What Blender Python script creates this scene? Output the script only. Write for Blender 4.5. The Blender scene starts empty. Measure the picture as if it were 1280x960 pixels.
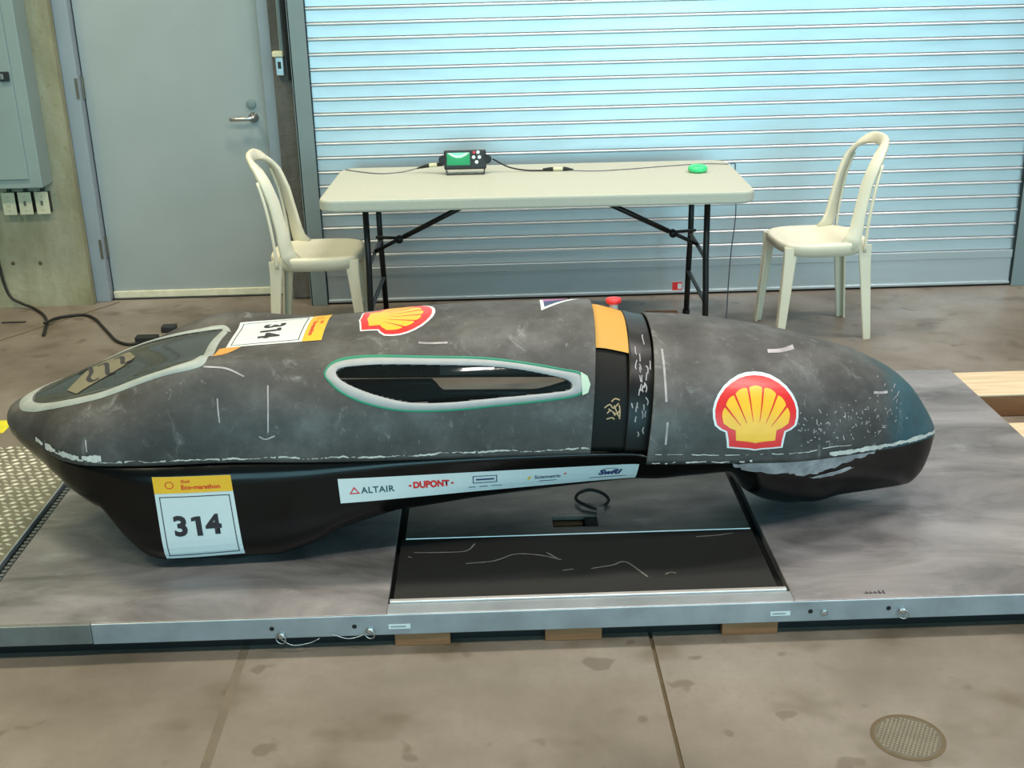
import bpy, bmesh, math, random
import numpy as np
from mathutils import Vector, Matrix
from mathutils.bvhtree import BVHTree
from mathutils.geometry import tessellate_polygon

random.seed(7)
S = bpy.context.scene
COL = S.collection
pi = math.pi

# ------------------------------------------------------------------ camera
F_PX = 1465.65
PITCH, ROLL, YAW = 0.3605, 0.0245, 0.0149
cam_data = bpy.data.cameras.new('camera')
cam_data.sensor_fit = 'HORIZONTAL'
cam_data.sensor_width = 36.0
cam_data.lens = 36.0 * F_PX / 1280.0
cam_data.clip_start = 0.05
cam = bpy.data.objects.new('camera', cam_data)
COL.objects.link(cam)
_cp, _sp, _cy, _sy = math.cos(PITCH), math.sin(PITCH), math.cos(YAW), math.sin(YAW)
_f = Vector((_sy * _cp, _cy * _cp, -_sp))
_r = Vector((_cy, -_sy, 0))
_d = _f.cross(_r)
_r2 = _r * math.cos(ROLL) + _d * math.sin(ROLL)
_d2 = -_r * math.sin(ROLL) + _d * math.cos(ROLL)
m = Matrix((_r2, -_d2, -_f)).transposed().to_4x4()
m.translation = Vector((0.0492, -5.8499, 1.7311))
cam.matrix_world = m
S.camera = cam

# ------------------------------------------------------------------ world, lights, exposure
S.view_settings.view_transform = 'Standard'
S.view_settings.look = 'None'
S.view_settings.gamma = 1.0
S.view_settings.use_curve_mapping = False
S.view_settings.exposure = 0.38
world = bpy.data.worlds.new('world')
S.world = world
world.use_nodes = True
world.node_tree.nodes['Background'].inputs[0].default_value = (0.62, 0.66, 0.66, 1)
world.node_tree.nodes['Background'].inputs[1].default_value = 0.12


def area(name, loc, rot, sx, sy, power, color):
    l = bpy.data.lights.new(name, 'AREA')
    l.shape = 'RECTANGLE'
    l.size, l.size_y = sx, sy
    l.energy = power
    l.color = color
    o = bpy.data.objects.new(name, l)
    o.location = loc
    o.rotation_euler = rot
    COL.objects.link(o)
    return o


# daylight coming through the two open bay doors in the wall behind the camera
area('bay_daylight', (0.5, -11.8, 2.35), (pi / 2, 0, 0), 7.8, 4.1, 335, (0.40, 0.86, 1.0))
area('bay_daylight', (6.9, -11.8, 2.35), (pi / 2, 0, 0), 3.0, 4.1, 130, (0.40, 0.86, 1.0))
# hall lamps under the roof
for lx, ly, pw, col in ((-3.2, -1.6, 104, (1.0, 0.90, 0.56)), (0.4, -1.4, 88, (1, 0.95, 0.84)), (3.4, -1.6, 100, (1.0, 0.93, 0.88)),
                        (-2.8, -5.0, 84, (1, 0.92, 0.62)), (0.6, -5.2, 76, (1, 0.95, 0.86)), (3.6, -4.8, 80, (1, 0.93, 0.88))):
    area('hall_lamp', (lx, ly, 5.35), (0, 0, 0), 1.3, 0.35, pw, col)


# ------------------------------------------------------------------ materials
def L(r, g, b):
    f = lambda c: (c / 255 / 12.92) if c / 255 <= 0.04045 else ((c / 255 + 0.055) / 1.055) ** 2.4
    return (f(r), f(g), f(b), 1)


class NT:
    def __init__(s, name):
        s.m = bpy.data.materials.new(name)
        s.m.use_nodes = True
        s.t = s.m.node_tree
        s.t.nodes.clear()
        s.out = s.n('ShaderNodeOutputMaterial')
        s.b = s.n('ShaderNodeBsdfPrincipled')
        s.l(s.b.outputs[0], s.out.inputs[0])
        s.co = None

    def n(s, t, **kw):
        x = s.t.nodes.new(t)
        for k, v in kw.items():
            setattr(x, k, v)
        return x

    def l(s, a, b):
        s.t.links.new(a, b)

    def coord(s):
        if not s.co:
            s.co = s.n('ShaderNodeTexCoord')
        return s.co.outputs['Object']

    def mapped(s, scale, loc=(0, 0, 0)):
        mp = s.n('ShaderNodeMapping')
        mp.inputs['Scale'].default_value = scale
        mp.inputs['Location'].default_value = loc
        s.l(s.coord(), mp.inputs['Vector'])
        return mp.outputs[0]

    def noise(s, scale, detail=4, rough=0.55, vec=None, dist=0.0):
        x = s.n('ShaderNodeTexNoise')
        x.inputs['Scale'].default_value = scale
        x.inputs['Detail'].default_value = detail
        x.inputs['Roughness'].default_value = rough
        x.inputs['Distortion'].default_value = dist
        s.l(vec if vec is not None else s.coord(), x.inputs['Vector'])
        return x.outputs[0]

    def ramp(s, fac, stops):
        r = s.n('ShaderNodeValToRGB')
        e = r.color_ramp.elements
        while len(e) > 1:
            e.remove(e[-1])
        e[0].position, e[0].color = stops[0][0], stops[0][1]
        for p_, c in stops[1:]:
            q = e.new(p_)
            q.color = c
        s.l(fac, r.inputs[0])
        return r.outputs[0]

    def rng(s, fac, a, b, lo=0.0, hi=1.0):
        x = s.n('ShaderNodeMapRange')
        x.interpolation_type = 'SMOOTHSTEP'
        for i, v in zip((1, 2, 3, 4), (a, b, lo, hi)):
            x.inputs[i].default_value = v
        s.l(fac, x.inputs[0])
        return x.outputs[0]

    def mix(s, fac, a, b):
        x = s.n('ShaderNodeMix', data_type='RGBA')
        if isinstance(fac, (int, float)):
            x.inputs[0].default_value = fac
        else:
            s.l(fac, x.inputs[0])
        for i, v in ((6, a), (7, b)):
            if isinstance(v, tuple):
                x.inputs[i].default_value = v
            else:
                s.l(v, x.inputs[i])
        return x.outputs[2]

    def mul(s, a, b):
        x = s.n('ShaderNodeMath', operation='MULTIPLY')
        for i, v in ((0, a), (1, b)):
            if isinstance(v, (int, float)):
                x.inputs[i].default_value = v
            else:
                s.l(v, x.inputs[i])
        return x.outputs[0]

    def bump(s, h, strength=0.2, dist=0.01):
        x = s.n('ShaderNodeBump')
        x.inputs['Strength'].default_value = strength
        x.inputs['Distance'].default_value = dist
        s.l(h, x.inputs['Height'])
        s.l(x.outputs[0], s.b.inputs['Normal'])

    def set(s, color=None, rough=None, metal=None, **kw):
        for key, v in (('Base Color', color), ('Roughness', rough), ('Metallic', metal)):
            if v is None:
                continue
            if isinstance(v, (tuple, int, float)):
                s.b.inputs[key].default_value = v
            else:
                s.l(v, s.b.inputs[key])
        for k, v in kw.items():
            s.b.inputs[k].default_value = v
        return s.m


def pm(name, color, rough=0.5, metal=0.0, var=0.12, scale=18, bump=0.0, **kw):
    """plain material with a little procedural mottling"""
    t = NT(name)
    nz = t.noise(scale, 5)
    lo = tuple(c * (1 - var) for c in color[:3]) + (1,)
    hi = tuple(min(1, c * (1 + var)) for c in color[:3]) + (1,)
    t.set(t.ramp(nz, [(0.3, lo), (0.7, hi)]), rough, metal, **kw)
    if bump:
        t.bump(nz, bump)
    return t.m


def m_floor():
    t = NT('floor_concrete')
    a = t.noise(1.3, 6, 0.6)
    c = t.ramp(a, [(0.3, L(92, 83, 73)), (0.5, L(121, 111, 101)), (0.72, L(146, 137, 129))])
    st = t.rng(t.noise(3.4, 3, 0.5, t.mapped((1, 1.3, 1), (3.1, 1.7, 0))), 0.54, 0.72)
    c = t.mix(t.mul(st, 0.62), c, L(84, 72, 54))
    fine = t.noise(55, 4, 0.7)
    c = t.mix(t.mul(t.rng(fine, 0.45, 0.75), 0.30), c, L(112, 98, 84))
    spots = t.rng(t.noise(9, 2, 0.4, t.mapped((1, 1, 1), (7, 2, 0))), 0.655, 0.70)
    c = t.mix(t.mul(spots, 0.55), c, L(88, 76, 62))
    t.set(c, t.rng(a, 0.3, 0.7, 0.55, 0.38), 0.0)
    t.bump(fine, 0.12, 0.004)
    return t.m


def m_wall_concrete(name, c0, c1, c2, bs=0.35):
    t = NT(name)
    v = t.mapped((1.5, 1.5, 0.5))
    a = t.noise(2.2, 6, 0.65, v)
    c = t.ramp(a, [(0.3, c0), (0.5, c1), (0.72, c2)])
    pits = t.rng(t.noise(26, 3, 0.6), 0.62, 0.72)
    c = t.mix(t.mul(pits, 0.35), c, c0)
    t.set(c, 0.85)
    t.bump(t.noise(14, 6, 0.7), bs, 0.02)
    return t.m


def m_slat():
    t = NT('door_paint_grey')
    a = t.noise(1.4, 4, 0.5, t.mapped((1.2, 1, 6)))
    t.set(t.ramp(a, [(0.3, L(198, 200, 202)), (0.7, L(212, 214, 216))]), t.rng(a, 0.3, 0.7, 0.42, 0.36), 0.9)
    return t.m


def m_body():
    t = NT('primer_black_shell')
    a = t.noise(5.5, 7, 0.66, t.mapped((1, 1.2, 1.1)))
    c = t.ramp(a, [(0.28, L(46, 45, 44)), (0.5, L(68, 66, 65)), (0.75, L(98, 96, 95))])
    sm = t.rng(t.noise(11, 6, 0.72, t.mapped((1, 1, 0.6), (2, 5, 1)), 0.6), 0.56, 0.78)
    c = t.mix(t.mul(sm, 0.6), c, L(150, 150, 149))
    sc = t.rng(t.noise(60, 4, 0.7, t.mapped((1.0, 1.0, 0.45), (5, 1, 2))), 0.62, 0.74)
    c = t.mix(t.mul(sc, 0.30), c, L(160, 161, 160))
    # teal paint left on the nose tip
    sx = t.n('ShaderNodeSeparateXYZ')
    t.l(t.coord(), sx.inputs[0])
    ad = t.n('ShaderNodeMath', operation='MULTIPLY_ADD')
    t.l(t.noise(5, 5, 0.7), ad.inputs[0])
    ad.inputs[1].default_value = 0.55
    t.l(sx.outputs[0], ad.inputs[2])
    teal = t.rng(ad.outputs[0], 1.36, 1.62)
    c = t.mix(t.mul(teal, 0.68), c, L(46, 98, 112))
    t.set(c, t.rng(a, 0.3, 0.75, 0.62, 0.48), 0.0)
    t.bump(t.noise(30, 5, 0.7), 0.10, 0.004)
    return t.m


def m_gloss_black():
    t = NT('gloss_black_hull')
    a = t.noise(9, 5, 0.6)
    c = t.ramp(a, [(0.3, L(7, 7, 7)), (0.7, L(14, 13, 13))])
    sc = t.rng(t.noise(45, 4, 0.75, t.mapped((0.5, 1, 1.3))), 0.70, 0.78)
    c = t.mix(t.mul(sc, 0.35), c, L(130, 134, 136))
    t.set(c, t.rng(a, 0.35, 0.7, 0.22, 0.12), **{'Specular IOR Level': 0.32})
    t.bump(t.noise(6, 4, 0.6), 0.08, 0.01)
    return t.m


def m_deck(name, base):
    t = NT(name)
    a = t.noise(2.6, 6, 0.62, t.mapped((0.8, 1.7, 1)), 0.8)
    b = t.noise(7, 6, 0.7, t.mapped((0.7, 2.0, 1), (4, 2, 0)))
    lo = tuple(c * 0.50 for c in base[:3]) + (1,)
    hi = tuple(c * 1.45 for c in base[:3]) + (1,)
    c = t.ramp(a, [(0.32, lo), (0.52, base), (0.72, hi)])
    c = t.mix(t.mul(t.rng(b, 0.56, 0.76), 0.4), c, tuple(min(1, x * 2.0) for x in base[:3]) + (1,))
    t.set(c, t.rng(b, 0.3, 0.7, 0.5, 0.32), 0.3)
    return t.m


def m_glass(name, tint, haze, hazec):
    t = NT(name)
    t.t.nodes.remove(t.b)
    tr = t.n('ShaderNodeBsdfTransparent')
    tr.inputs[0].default_value = tint
    gl = t.n('ShaderNodeBsdfGlossy')
    gl.inputs['Roughness'].default_value = 0.06
    di = t.n('ShaderNodeBsdfDiffuse')
    nz = t.noise(7, 5, 0.6)
    t.l(t.ramp(nz, [(0.3, tuple(c * 0.8 for c in hazec[:3]) + (1,)), (0.7, hazec)]), di.inputs[0])
    m1 = t.n('ShaderNodeMixShader')
    m1.inputs[0].default_value = haze
    t.l(tr.outputs[0], m1.inputs[1])
    t.l(di.outputs[0], m1.inputs[2])
    fr = t.n('ShaderNodeFresnel')
    fr.inputs[0].default_value = 1.5
    m2 = t.n('ShaderNodeMixShader')
    t.l(fr.outputs[0], m2.inputs[0])
    t.l(m1.outputs[0], m2.inputs[1])
    t.l(gl.outputs[0], m2.inputs[2])
    t.l(m2.outputs[0], t.out.inputs[0])
    return t.m


def m_wood(name, c0, c1):
    t = NT(name)
    a = t.noise(3, 5, 0.6, t.mapped((1.2, 14, 14)), 0.6)
    t.set(t.ramp(a, [(0.3, c0), (0.7, c1)]), 0.7)
    return t.m


M = {}
M['floor'] = m_floor()
M['conc'] = m_wall_concrete('wall_concrete', L(116, 112, 84), L(150, 146, 118), L(176, 172, 150))
M['pier'] = m_wall_concrete('pier_concrete', L(74, 72, 68), L(102, 99, 94), L(124, 121, 116), 0.8)
M['shellwall'] = pm('hall_wall', L(150, 150, 146), 0.8)
M['roof'] = pm('hall_roof', L(140, 142, 140), 0.8)
M['joint'] = pm('joint_dirt', L(96, 82, 62), 0.95)
M['stain'] = pm('joint_filler', L(104, 93, 79), 0.8)
M['door'] = pm('door_blue_grey', L(156, 164, 164), 0.42, 0, 0.05, 3)
M['frame'] = pm('frame_grey', L(142, 152, 160), 0.45, 0, 0.06, 4)
M['guide'] = pm('guide_grey', L(122, 136, 138), 0.5, 0.1, 0.06, 4)
M['slat'] = m_slat()
M['cream'] = pm('cream_plastic', L(216, 210, 178), 0.5, 0, 0.06)
M['sweep'] = pm('sweep_cream', L(222, 216, 190), 0.5)
M['steel'] = pm('brushed_steel', L(190, 190, 190), 0.3, 0.9)
M['brass'] = pm('hinge_bronze', L(112, 108, 96), 0.45, 0.6)
M['dark'] = pm('dark_plastic', L(34, 36, 38), 0.5)
M['black'] = pm('black_paint', L(18, 18, 19), 0.4)
M['rubber'] = pm('black_rubber', L(20, 20, 20), 0.75)
M['table'] = pm('table_plastic', L(190, 192, 178), 0.55, 0, 0.04, 120, 0.05)
M['chair'] = pm('white_resin', L(230, 224, 202), 0.42, 0, 0.03, 6, **{'Subsurface Weight': 0.0})
M['panel'] = pm('panel_grey_green', L(138, 154, 152), 0.5, 0.1, 0.05, 4)
M['body'] = m_body()
M['hull'] = m_gloss_black()
M['inner'] = pm('inner_black', L(15, 14, 12), 0.6, **{'Specular IOR Level': 0.25})
M['band'] = pm('satin_black_band', L(19, 18, 18), 0.35, 0, 0.25, 14, **{'Specular IOR Level': 0.3})
M['deck'] = m_deck('sheet_steel_deck', L(138, 134, 136))
M['deckmid'] = m_deck('worn_grey_plate', L(112, 108, 104))
M['alu'] = pm('galvanised_edge', L(160, 166, 172), 0.42, 0.5, 0.16, 9)
M['bright'] = pm('bright_aluminium', L(206, 202, 200), 0.35, 0.5, 0.1, 12)
M['cap'] = pm('dull_end_cap', L(118, 120, 118), 0.5, 0.5, 0.2, 12)
M['wood'] = m_wood('raw_lumber', L(196, 172, 138), L(226, 206, 178))
M['woodside'] = m_wood('lumber_block', L(122, 80, 50), L(152, 106, 70))
M['yellow'] = pm('ochre_board', L(204, 150, 62), 0.6, 0, 0.05, 5)
M['white'] = pm('white_sticker', L(214, 222, 224), 0.4, 0, 0.02)
M['red'] = pm('sticker_red', L(222, 44, 44), 0.3, 0, 0.04)
M['syellow'] = pm('sticker_yellow', L(245, 186, 52), 0.3, 0, 0.05)
M['ink'] = pm('dark_ink', L(46, 42, 48), 0.5, 0, 0.05)
M['navy'] = pm('navy_ink', L(52, 62, 104), 0.5, 0, 0.05)
M['purple'] = pm('magenta_print', L(190, 96, 170), 0.4, 0, 0.1)
M['teal'] = pm('teal_ink', L(40, 84, 92), 0.5, 0, 0.05)
M['tape'] = pm('grey_seal_tape', L(162, 162, 164), 0.5, 0, 0.06, 30)
M['seal'] = pm('pale_seal', L(158, 164, 160), 0.45, 0, 0.12, 20)
M['green'] = pm('green_tape', L(30, 128, 100), 0.5, 0, 0.1)
M['mint'] = pm('mint_tape', L(186, 206, 186), 0.5, 0, 0.05)
M['filler'] = pm('filler_white', L(196, 194, 188), 0.8, 0, 0.22, 40)
M['chip'] = pm('bare_filler_grey', L(166, 158, 160), 0.7, 0, 0.35, 28)
M['gold'] = pm('gold_pen', L(176, 146, 106), 0.5, 0, 0.1)
M['estop'] = pm('red_button', L(226, 50, 56), 0.35, 0, 0.04)
M['glass'] = m_glass('smoked_side_pane', (0.66, 0.68, 0.66, 1), 0.05, L(90, 96, 94))
M['shield'] = m_glass('scuffed_clear_shield', (0.74, 0.76, 0.72, 1), 0.26, L(128, 134, 130))
M['scuff'] = pm('chalk_scuff', L(110, 108, 106), 0.9, 0, 0.3, 40)
M['field'] = pm('tan_field', L(122, 114, 92), 0.35, 0, 0.12, 12)
M['tread'] = pm('tread_plate', L(206, 202, 186), 0.42, 0.5, 0.14, 14)
M['treadb'] = pm('tread_base', L(128, 124, 108), 0.5, 0.4, 0.14, 14)
M['yline'] = pm('yellow_floor_tape', L(214, 204, 48), 0.6)
M['ring'] = pm('green_plastic', L(70, 220, 140), 0.3, 0, 0.08, 18)
M['orange'] = pm('orange_paper', L(206, 146, 72), 0.6)
M['cable'] = pm('black_cable', L(26, 26, 24), 0.6)
M['cord'] = pm('grey_cord', L(96, 98, 110), 0.6)
M['drain'] = pm('drain_metal', L(98, 90, 76), 0.7, 0.1, 0.15, 30)


def m_screen():
    t = NT('green_screen')
    s = t.n('ShaderNodeSeparateXYZ')
    t.l(t.coord(), s.inputs[0])
    w = t.n('ShaderNodeMath', operation='MULTIPLY_ADD')
    sq = t.mul(s.outputs[0], s.outputs[0])
    t.l(sq, w.inputs[0])
    w.inputs[1].default_value = -9.0
    t.l(s.outputs[2], w.inputs[2])
    nz = t.noise(60, 2)
    a2 = t.n('ShaderNodeMath', operation='MULTIPLY_ADD')
    t.l(nz, a2.inputs[0])
    a2.inputs[1].default_value = 0.004
    t.l(w.outputs[0], a2.inputs[2])
    col = t.ramp(a2.outputs[0], [(0.0, (0.0, 0.25, 0.08, 1)), (0.033, (0.01, 0.30, 0.10, 1)), (0.040, (0.75, 1.0, 0.85, 1)), (0.050, (0.1, 0.7, 0.4, 1)), (0.057, (0.4, 0.9, 0.7, 1)), (0.066, (0.02, 0.3, 0.16, 1))])
    t.l(col, t.b.inputs['Emission Color'])
    t.b.inputs['Emission Strength'].default_value = 1.0
    t.b.inputs['Base Color'].default_value = (0.01, 0.05, 0.02, 1)
    return t.m


M['screen'] = m_screen()


# ------------------------------------------------------------------ helpers
def children(o):
    return list(o.children)


def tag(o, label=None, cat=None, group=None, kind=None):
    if label: o['label'] = label
    if cat: o['category'] = cat
    if group: o['group'] = group
    if kind: o['kind'] = kind
    return o


def empty(name, loc=(0, 0, 0), rz=0.0):
    o = bpy.data.objects.new(name, None)
    COL.objects.link(o)
    o.empty_display_size = 0.1
    o.location = loc
    o.rotation_euler = (0, 0, rz)
    return o


def link(name, verts, faces, mat, parent=None, smooth=False, loc=None, rot=None):
    me = bpy.data.meshes.new(name)
    me.from_pydata([tuple(v) for v in verts], [], faces)
    me.validate()
    if mat: me.materials.append(mat)
    if smooth:
        me.polygons.foreach_set('use_smooth', [True] * len(me.polygons))
    me.update()
    o = bpy.data.objects.new(name, me)
    COL.objects.link(o)
    if parent: o.parent = parent
    if loc is not None: o.location = loc
    if rot is not None: o.rotation_euler = rot
    return o


class MB:
    """collects simple solids and links them as one mesh object"""

    def __init__(s):
        s.v, s.f = [], []

    def add(s, vs, fs):
        k = len(s.v)
        s.v += [tuple(v) for v in vs]
        s.f += [tuple(i + k for i in f) for f in fs]
        return s

    def box(s, a, b, bev=0.0, rot=None, seg=2):
        """box between corners a and b, bevelled"""
        bm = bmesh.new()
        bmesh.ops.create_cube(bm, size=1)
        sz = [abs(b[i] - a[i]) for i in range(3)]
        c = [(b[i] + a[i]) / 2 for i in range(3)]
        bmesh.ops.scale(bm, vec=sz, verts=bm.verts)
        if bev:
            bmesh.ops.bevel(bm, geom=bm.edges[:], offset=min(bev, min(sz) * 0.45), segments=seg, profile=0.5, affect='EDGES')
        if rot is not None:
            bmesh.ops.rotate(bm, verts=bm.verts, cent=(0, 0, 0), matrix=rot)
        bmesh.ops.translate(bm, vec=c, verts=bm.verts)
        s.bm(bm)
        return s

    def bm(s, bm):
        bm.verts.index_update()
        s.add([v.co[:] for v in bm.verts], [[v.index for v in f.verts] for f in bm.faces])
        bm.free()
        return s

    def tube(s, pts, r, n=8, cap=True):
        pts = [Vector(q) for q in pts]
        rr = r if isinstance(r, (list, tuple)) else [r] * len(pts)
        rings, up = [], None
        for i, q in enumerate(pts):
            t = (pts[min(i + 1, len(pts) - 1)] - pts[max(i - 1, 0)]).normalized()
            if up is None:
                up = Vector((0, 0, 1)) if abs(t.z) < 0.9 else Vector((1, 0, 0))
            x = t.cross(up).normalized()
            up = x.cross(t).normalized()
            rings.append([q + (x * math.cos(2 * pi * k / n) + up * math.sin(2 * pi * k / n)) * rr[i] for k in range(n)])
        vs = [v for ring in rings for v in ring]
        fs = [(i * n + k, i * n + (k + 1) % n, (i + 1) * n + (k + 1) % n, (i + 1) * n + k) for i in range(len(pts) - 1) for k in range(n)]
        if cap:
            fs.append(tuple(range(n))[::-1])
            fs.append(tuple((len(pts) - 1) * n + k for k in range(n)))
        return s.add(vs, fs)

    def lathe(s, prof, c, n=24, axis='z'):
        vs = []
        for r, h in prof:
            for k in range(n):
                a = 2 * pi * k / n
                if axis == 'z':
                    vs.append((c[0] + r * math.cos(a), c[1] + r * math.sin(a), c[2] + h))
                else:
                    vs.append((c[0] + r * math.cos(a), c[1] + h, c[2] + r * math.sin(a)))
        fs = [(i * n + k, i * n + (k + 1) % n, (i + 1) * n + (k + 1) % n, (i + 1) * n + k) for i in range(len(prof) - 1) for k in range(n)]
        if prof[0][0] > 1e-6: fs.append(tuple(range(n))[::-1])
        if prof[-1][0] > 1e-6: fs.append(tuple((len(prof) - 1) * n + k for k in range(n)))
        return s.add(vs, fs)

    def torus(s, c, R, r, normal=(0, 0, 1), n=24, k=8, sq=1.0):
        nn = Vector(normal).normalized()
        x = nn.orthogonal().normalized()
        y = nn.cross(x)
        c = Vector(c)
        vs = []
        for i in range(n):
            a = 2 * pi * i / n
            rad = x * math.cos(a) + y * math.sin(a) * sq
            for j in range(k):
                b = 2 * pi * j / k
                vs.append(c + rad * (R + r * math.cos(b)) + nn * r * math.sin(b))
        fs = [(i * k + j, ((i + 1) % n) * k + j, ((i + 1) % n) * k + (j + 1) % k, i * k + (j + 1) % k) for i in range(n) for j in range(k)]
        return s.add(vs, fs)

    def build(s, name, mat, parent=None, smooth=False, **kw):
        o = link(name, s.v, s.f, mat, parent, smooth, **kw)
        return o


def spline(pts, n=8):
    """Catmull-Rom through the points"""
    P = [Vector(q) for q in pts]
    P = [P[0] * 2 - P[1]] + P + [P[-1] * 2 - P[-2]]
    out = []
    for i in range(1, len(P) - 2):
        for k in range(n):
            t = k / n
            a, b, c, d = P[i - 1], P[i], P[i + 1], P[i + 2]
            out.append(0.5 * ((2 * b) + (c - a) * t + (2 * a - 5 * b + 4 * c - d) * t * t + (3 * b - a - 3 * c + d) * t ** 3))
    out.append(P[-2])
    return out


def copy_tree(o, parent=None):
    c = o.copy()
    COL.objects.link(c)
    if parent: c.parent = parent
    for ch in children(o):
        copy_tree(ch, c)
    return c


# ------------------------------------------------------------------ the hall
floor = MB().box((-9, -12, -0.3), (9, 1.2, -0.008)).build('floor', M['joint'])
tag(floor, 'worn grey brown concrete hall floor with saw cut joints', kind='structure')
g = 0.005
for (x0, x1, y0, y1) in ((-9, -0.645, -12, 0.30), (-0.622, 0.44 - g, -12, 0.30), (0.44 + g, 9, -12, 0.30)):
    MB().box((x0, y0, -0.01), (x1, y1, 0.0)).build('slab', M['floor'], floor)
MB().box((-0.645, -12, -0.0095), (-0.622, 0.30, -0.0004)).build('joint_filler', M['stain'], floor)
# diagonal crack before the personnel door, and its dirt line
cr = spline([(-2.34, -0.50, 0.0004), (-2.14, -0.19, 0.0004), (-2.02, -0.01, 0.0004), (-1.92, 0.14, 0.0004)], 5)
mb = MB()
for a, b in zip(cr[:-1], cr[1:]):
    w = Vector((0.006, -0.004, 0))
    mb.add([a - w, b - w, b + w, a + w], [(0, 1, 2, 3)])
mb.build('crack', M['joint'], floor)

wb = MB()
wb.box((-9, 0.10, 0), (-2.045, 0.6, 5.6))
wb.box((-2.045, 0.10, 2.16), (-1.0, 0.6, 5.6))
wb.box((-1.0, 0.12, 3.35), (9, 0.6, 5.6))
wb.box((2.86, 0.10, 0), (9, 0.6, 3.35))
o = wb.build('wall_back', M['conc'])
tag(o, 'stained olive grey concrete wall around the doors', kind='structure')
for hx, hz in ((-2.425, .235), (-2.285, .232)):
    MB().lathe([(.011, 0), (.010, -.001), (0, -.001)], (hx, .10, hz), 12, 'y').build('anchor_hole', M['joint'], o)
o = MB().box((-0.998, 0.10, 0), (-0.80, 0.6, 3.35), 0.012).build('trim_1', M['pier'])
tag(o, 'rough dark concrete pier between the two doors', kind='structure')
for nm, a, b in (('wall_left', (-9.2, -12, 0), (-9, 0.6, 5.6)), ('wall_right', (9, -12, 0), (9.2, 0.6, 5.6))):
    o = MB().box(a, b).build(nm, M['shellwall'])
    tag(o, 'plain hall wall outside the picture', kind='structure')
fw = MB()
fw.box((-9, -12.2, 4.45), (9, -12, 5.6))
for x0, x1 in ((-9, -3.45), (4.45, 5.35), (8.45, 9)):
    fw.box((x0, -12.2, 0), (x1, -12, 4.45))
tag(fw.build('wall_front', M['shellwall']), 'hall wall with two open bays behind the camera', kind='structure')
tag(MB().box((-9.2, -12.2, 5.6), (9.2, 0.6, 5.8)).build('ceiling', M['roof']), 'grey hall roof', kind='structure')

# ------------------------------------------------------------------ personnel door
d1 = empty('door_1', (-1.516, 0.21, 0))
tag(d1, 'blue grey steel personnel door with lever handle', kind='structure')
MB().box((-0.449, 0, 0.02), (0.449, 0.045, 2.05), 0.003).build('leaf', M['door'], d1)
fr = MB()
fr.box((-0.529, -0.06, 0), (-0.455, 0.06, 2.10), 0.004)
fr.box((0.455, -0.06, 0), (0.518, 0.06, 2.10), 0.004)
fr.box((-0.529, -0.06, 2.06), (0.518, 0.06, 2.16), 0.004)
fr.build('door_frame', M['frame'], d1)
MB().box((-0.449, -0.012, 0.004), (0.449, 0.0, 0.042), 0.003).build('door_sweep', M['sweep'], d1)['label'] = 'pale cream door sweep'
MB().box((-0.455, -0.03, 0.0), (0.455, 0.06, 0.006)).build('threshold', M['dark'], d1)
for z in (0.285, 1.10, 1.88):
    h = MB().tube([(-0.452, -0.008, z - 0.055), (-0.452, -0.008, z + 0.055)], 0.008, 10)
    h.box((-0.47, -0.0635, z - 0.05), (-0.457, -0.0595, z + 0.05))
    h.build('hinge', M['brass'], d1)
hd = MB().lathe([(0.026, 0), (0.026, -0.008), (0.012, -0.014), (0.011, -0.045)], (0.382, 0, 0.93), 20, 'y')
hd.tube(spline([(0.382, -0.045, 0.93), (0.36, -0.052, 0.93), (0.30, -0.050, 0.928), (0.272, -0.040, 0.926)], 5), [0.010] * 16, 10)
hd.build('lever_handle', M['steel'], d1, True)
MB().lathe([(0.024, 0), (0.024, -0.012), (0.012, -0.016), (0.0, -0.016)], (0.376, 0, 0.997), 20, 'y').build('lock_cylinder', M['guide'], d1)
MB().box((0.4495, 0.002, 0.90), (0.453, 0.03, 1.02)).build('strike_plate', M['dark'], d1)

# ------------------------------------------------------------------ roller door
d2 = empty('door_2', (0, 0, 0))
tag(d2, 'pale grey rolling steel door of horizontal slats', kind='structure')
PT = 0.0708
X0, X1 = -0.800, 2.735
prof = [(0.004, 0.0), (-0.0010, 0.002), (-0.00033, 0.018), (0.00043, 0.036), (0.0012, 0.0545), (-0.002, 0.0550), (-0.0065, 0.0570),
        (-0.0088, 0.0600), (-0.0088, 0.0640), (-0.0066, 0.0680), (0.001, 0.0705)]
# the bead sits at the top of each slat, the flat under it leans a little upwards
vs = []
NX = 12
for i in range(NX + 1):
    x = X0 + (X1 - X0) * i / NX
    for yy, zz in prof:
        vs.append((x, yy, zz))
    for yy, zz in reversed(prof):
        vs.append((x, yy + 0.006, zz))
k = len(prof) * 2
fs = [(i * k + j, i * k + (j + 1) % k, (i + 1) * k + (j + 1) % k, (i + 1) * k + j) for i in range(NX) for j in range(k)]
fs += [tuple(range(k)), tuple(NX * k + j for j in range(k))[::-1]]
zb0 = 0.2518 - PT * 2 + 0.004 
first = link('slat', vs, fs, M['slat'], d2)
nslat = 45
zs0 = 0.2518 - 0.0708 * 2 + 0.009
zs0 = 0.1905
first.location = (0, 0, zs0)
for i in range(1, nslat):
    c = first.copy()
    COL.objects.link(c)
    c.parent = d2
    c.location = (0, 0, zs0 + PT * i)
bb = MB().box((X0, -0.012, 0.012), (X1, 0.012, 0.148), 0.004)
bb.box((X0, -0.018, 0.146), (X1, 0.014, 0.190), 0.004)
bb.box((X0, -0.022, 0.010), (X1, 0.02, 0.024), 0.003)
bb.build('bottom_bar', M['slat'], d2)
MB().box((X0, -0.010, 0.0), (X1, 0.010, 0.012)).build('rubber_seal', M['rubber'], d2)
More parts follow.
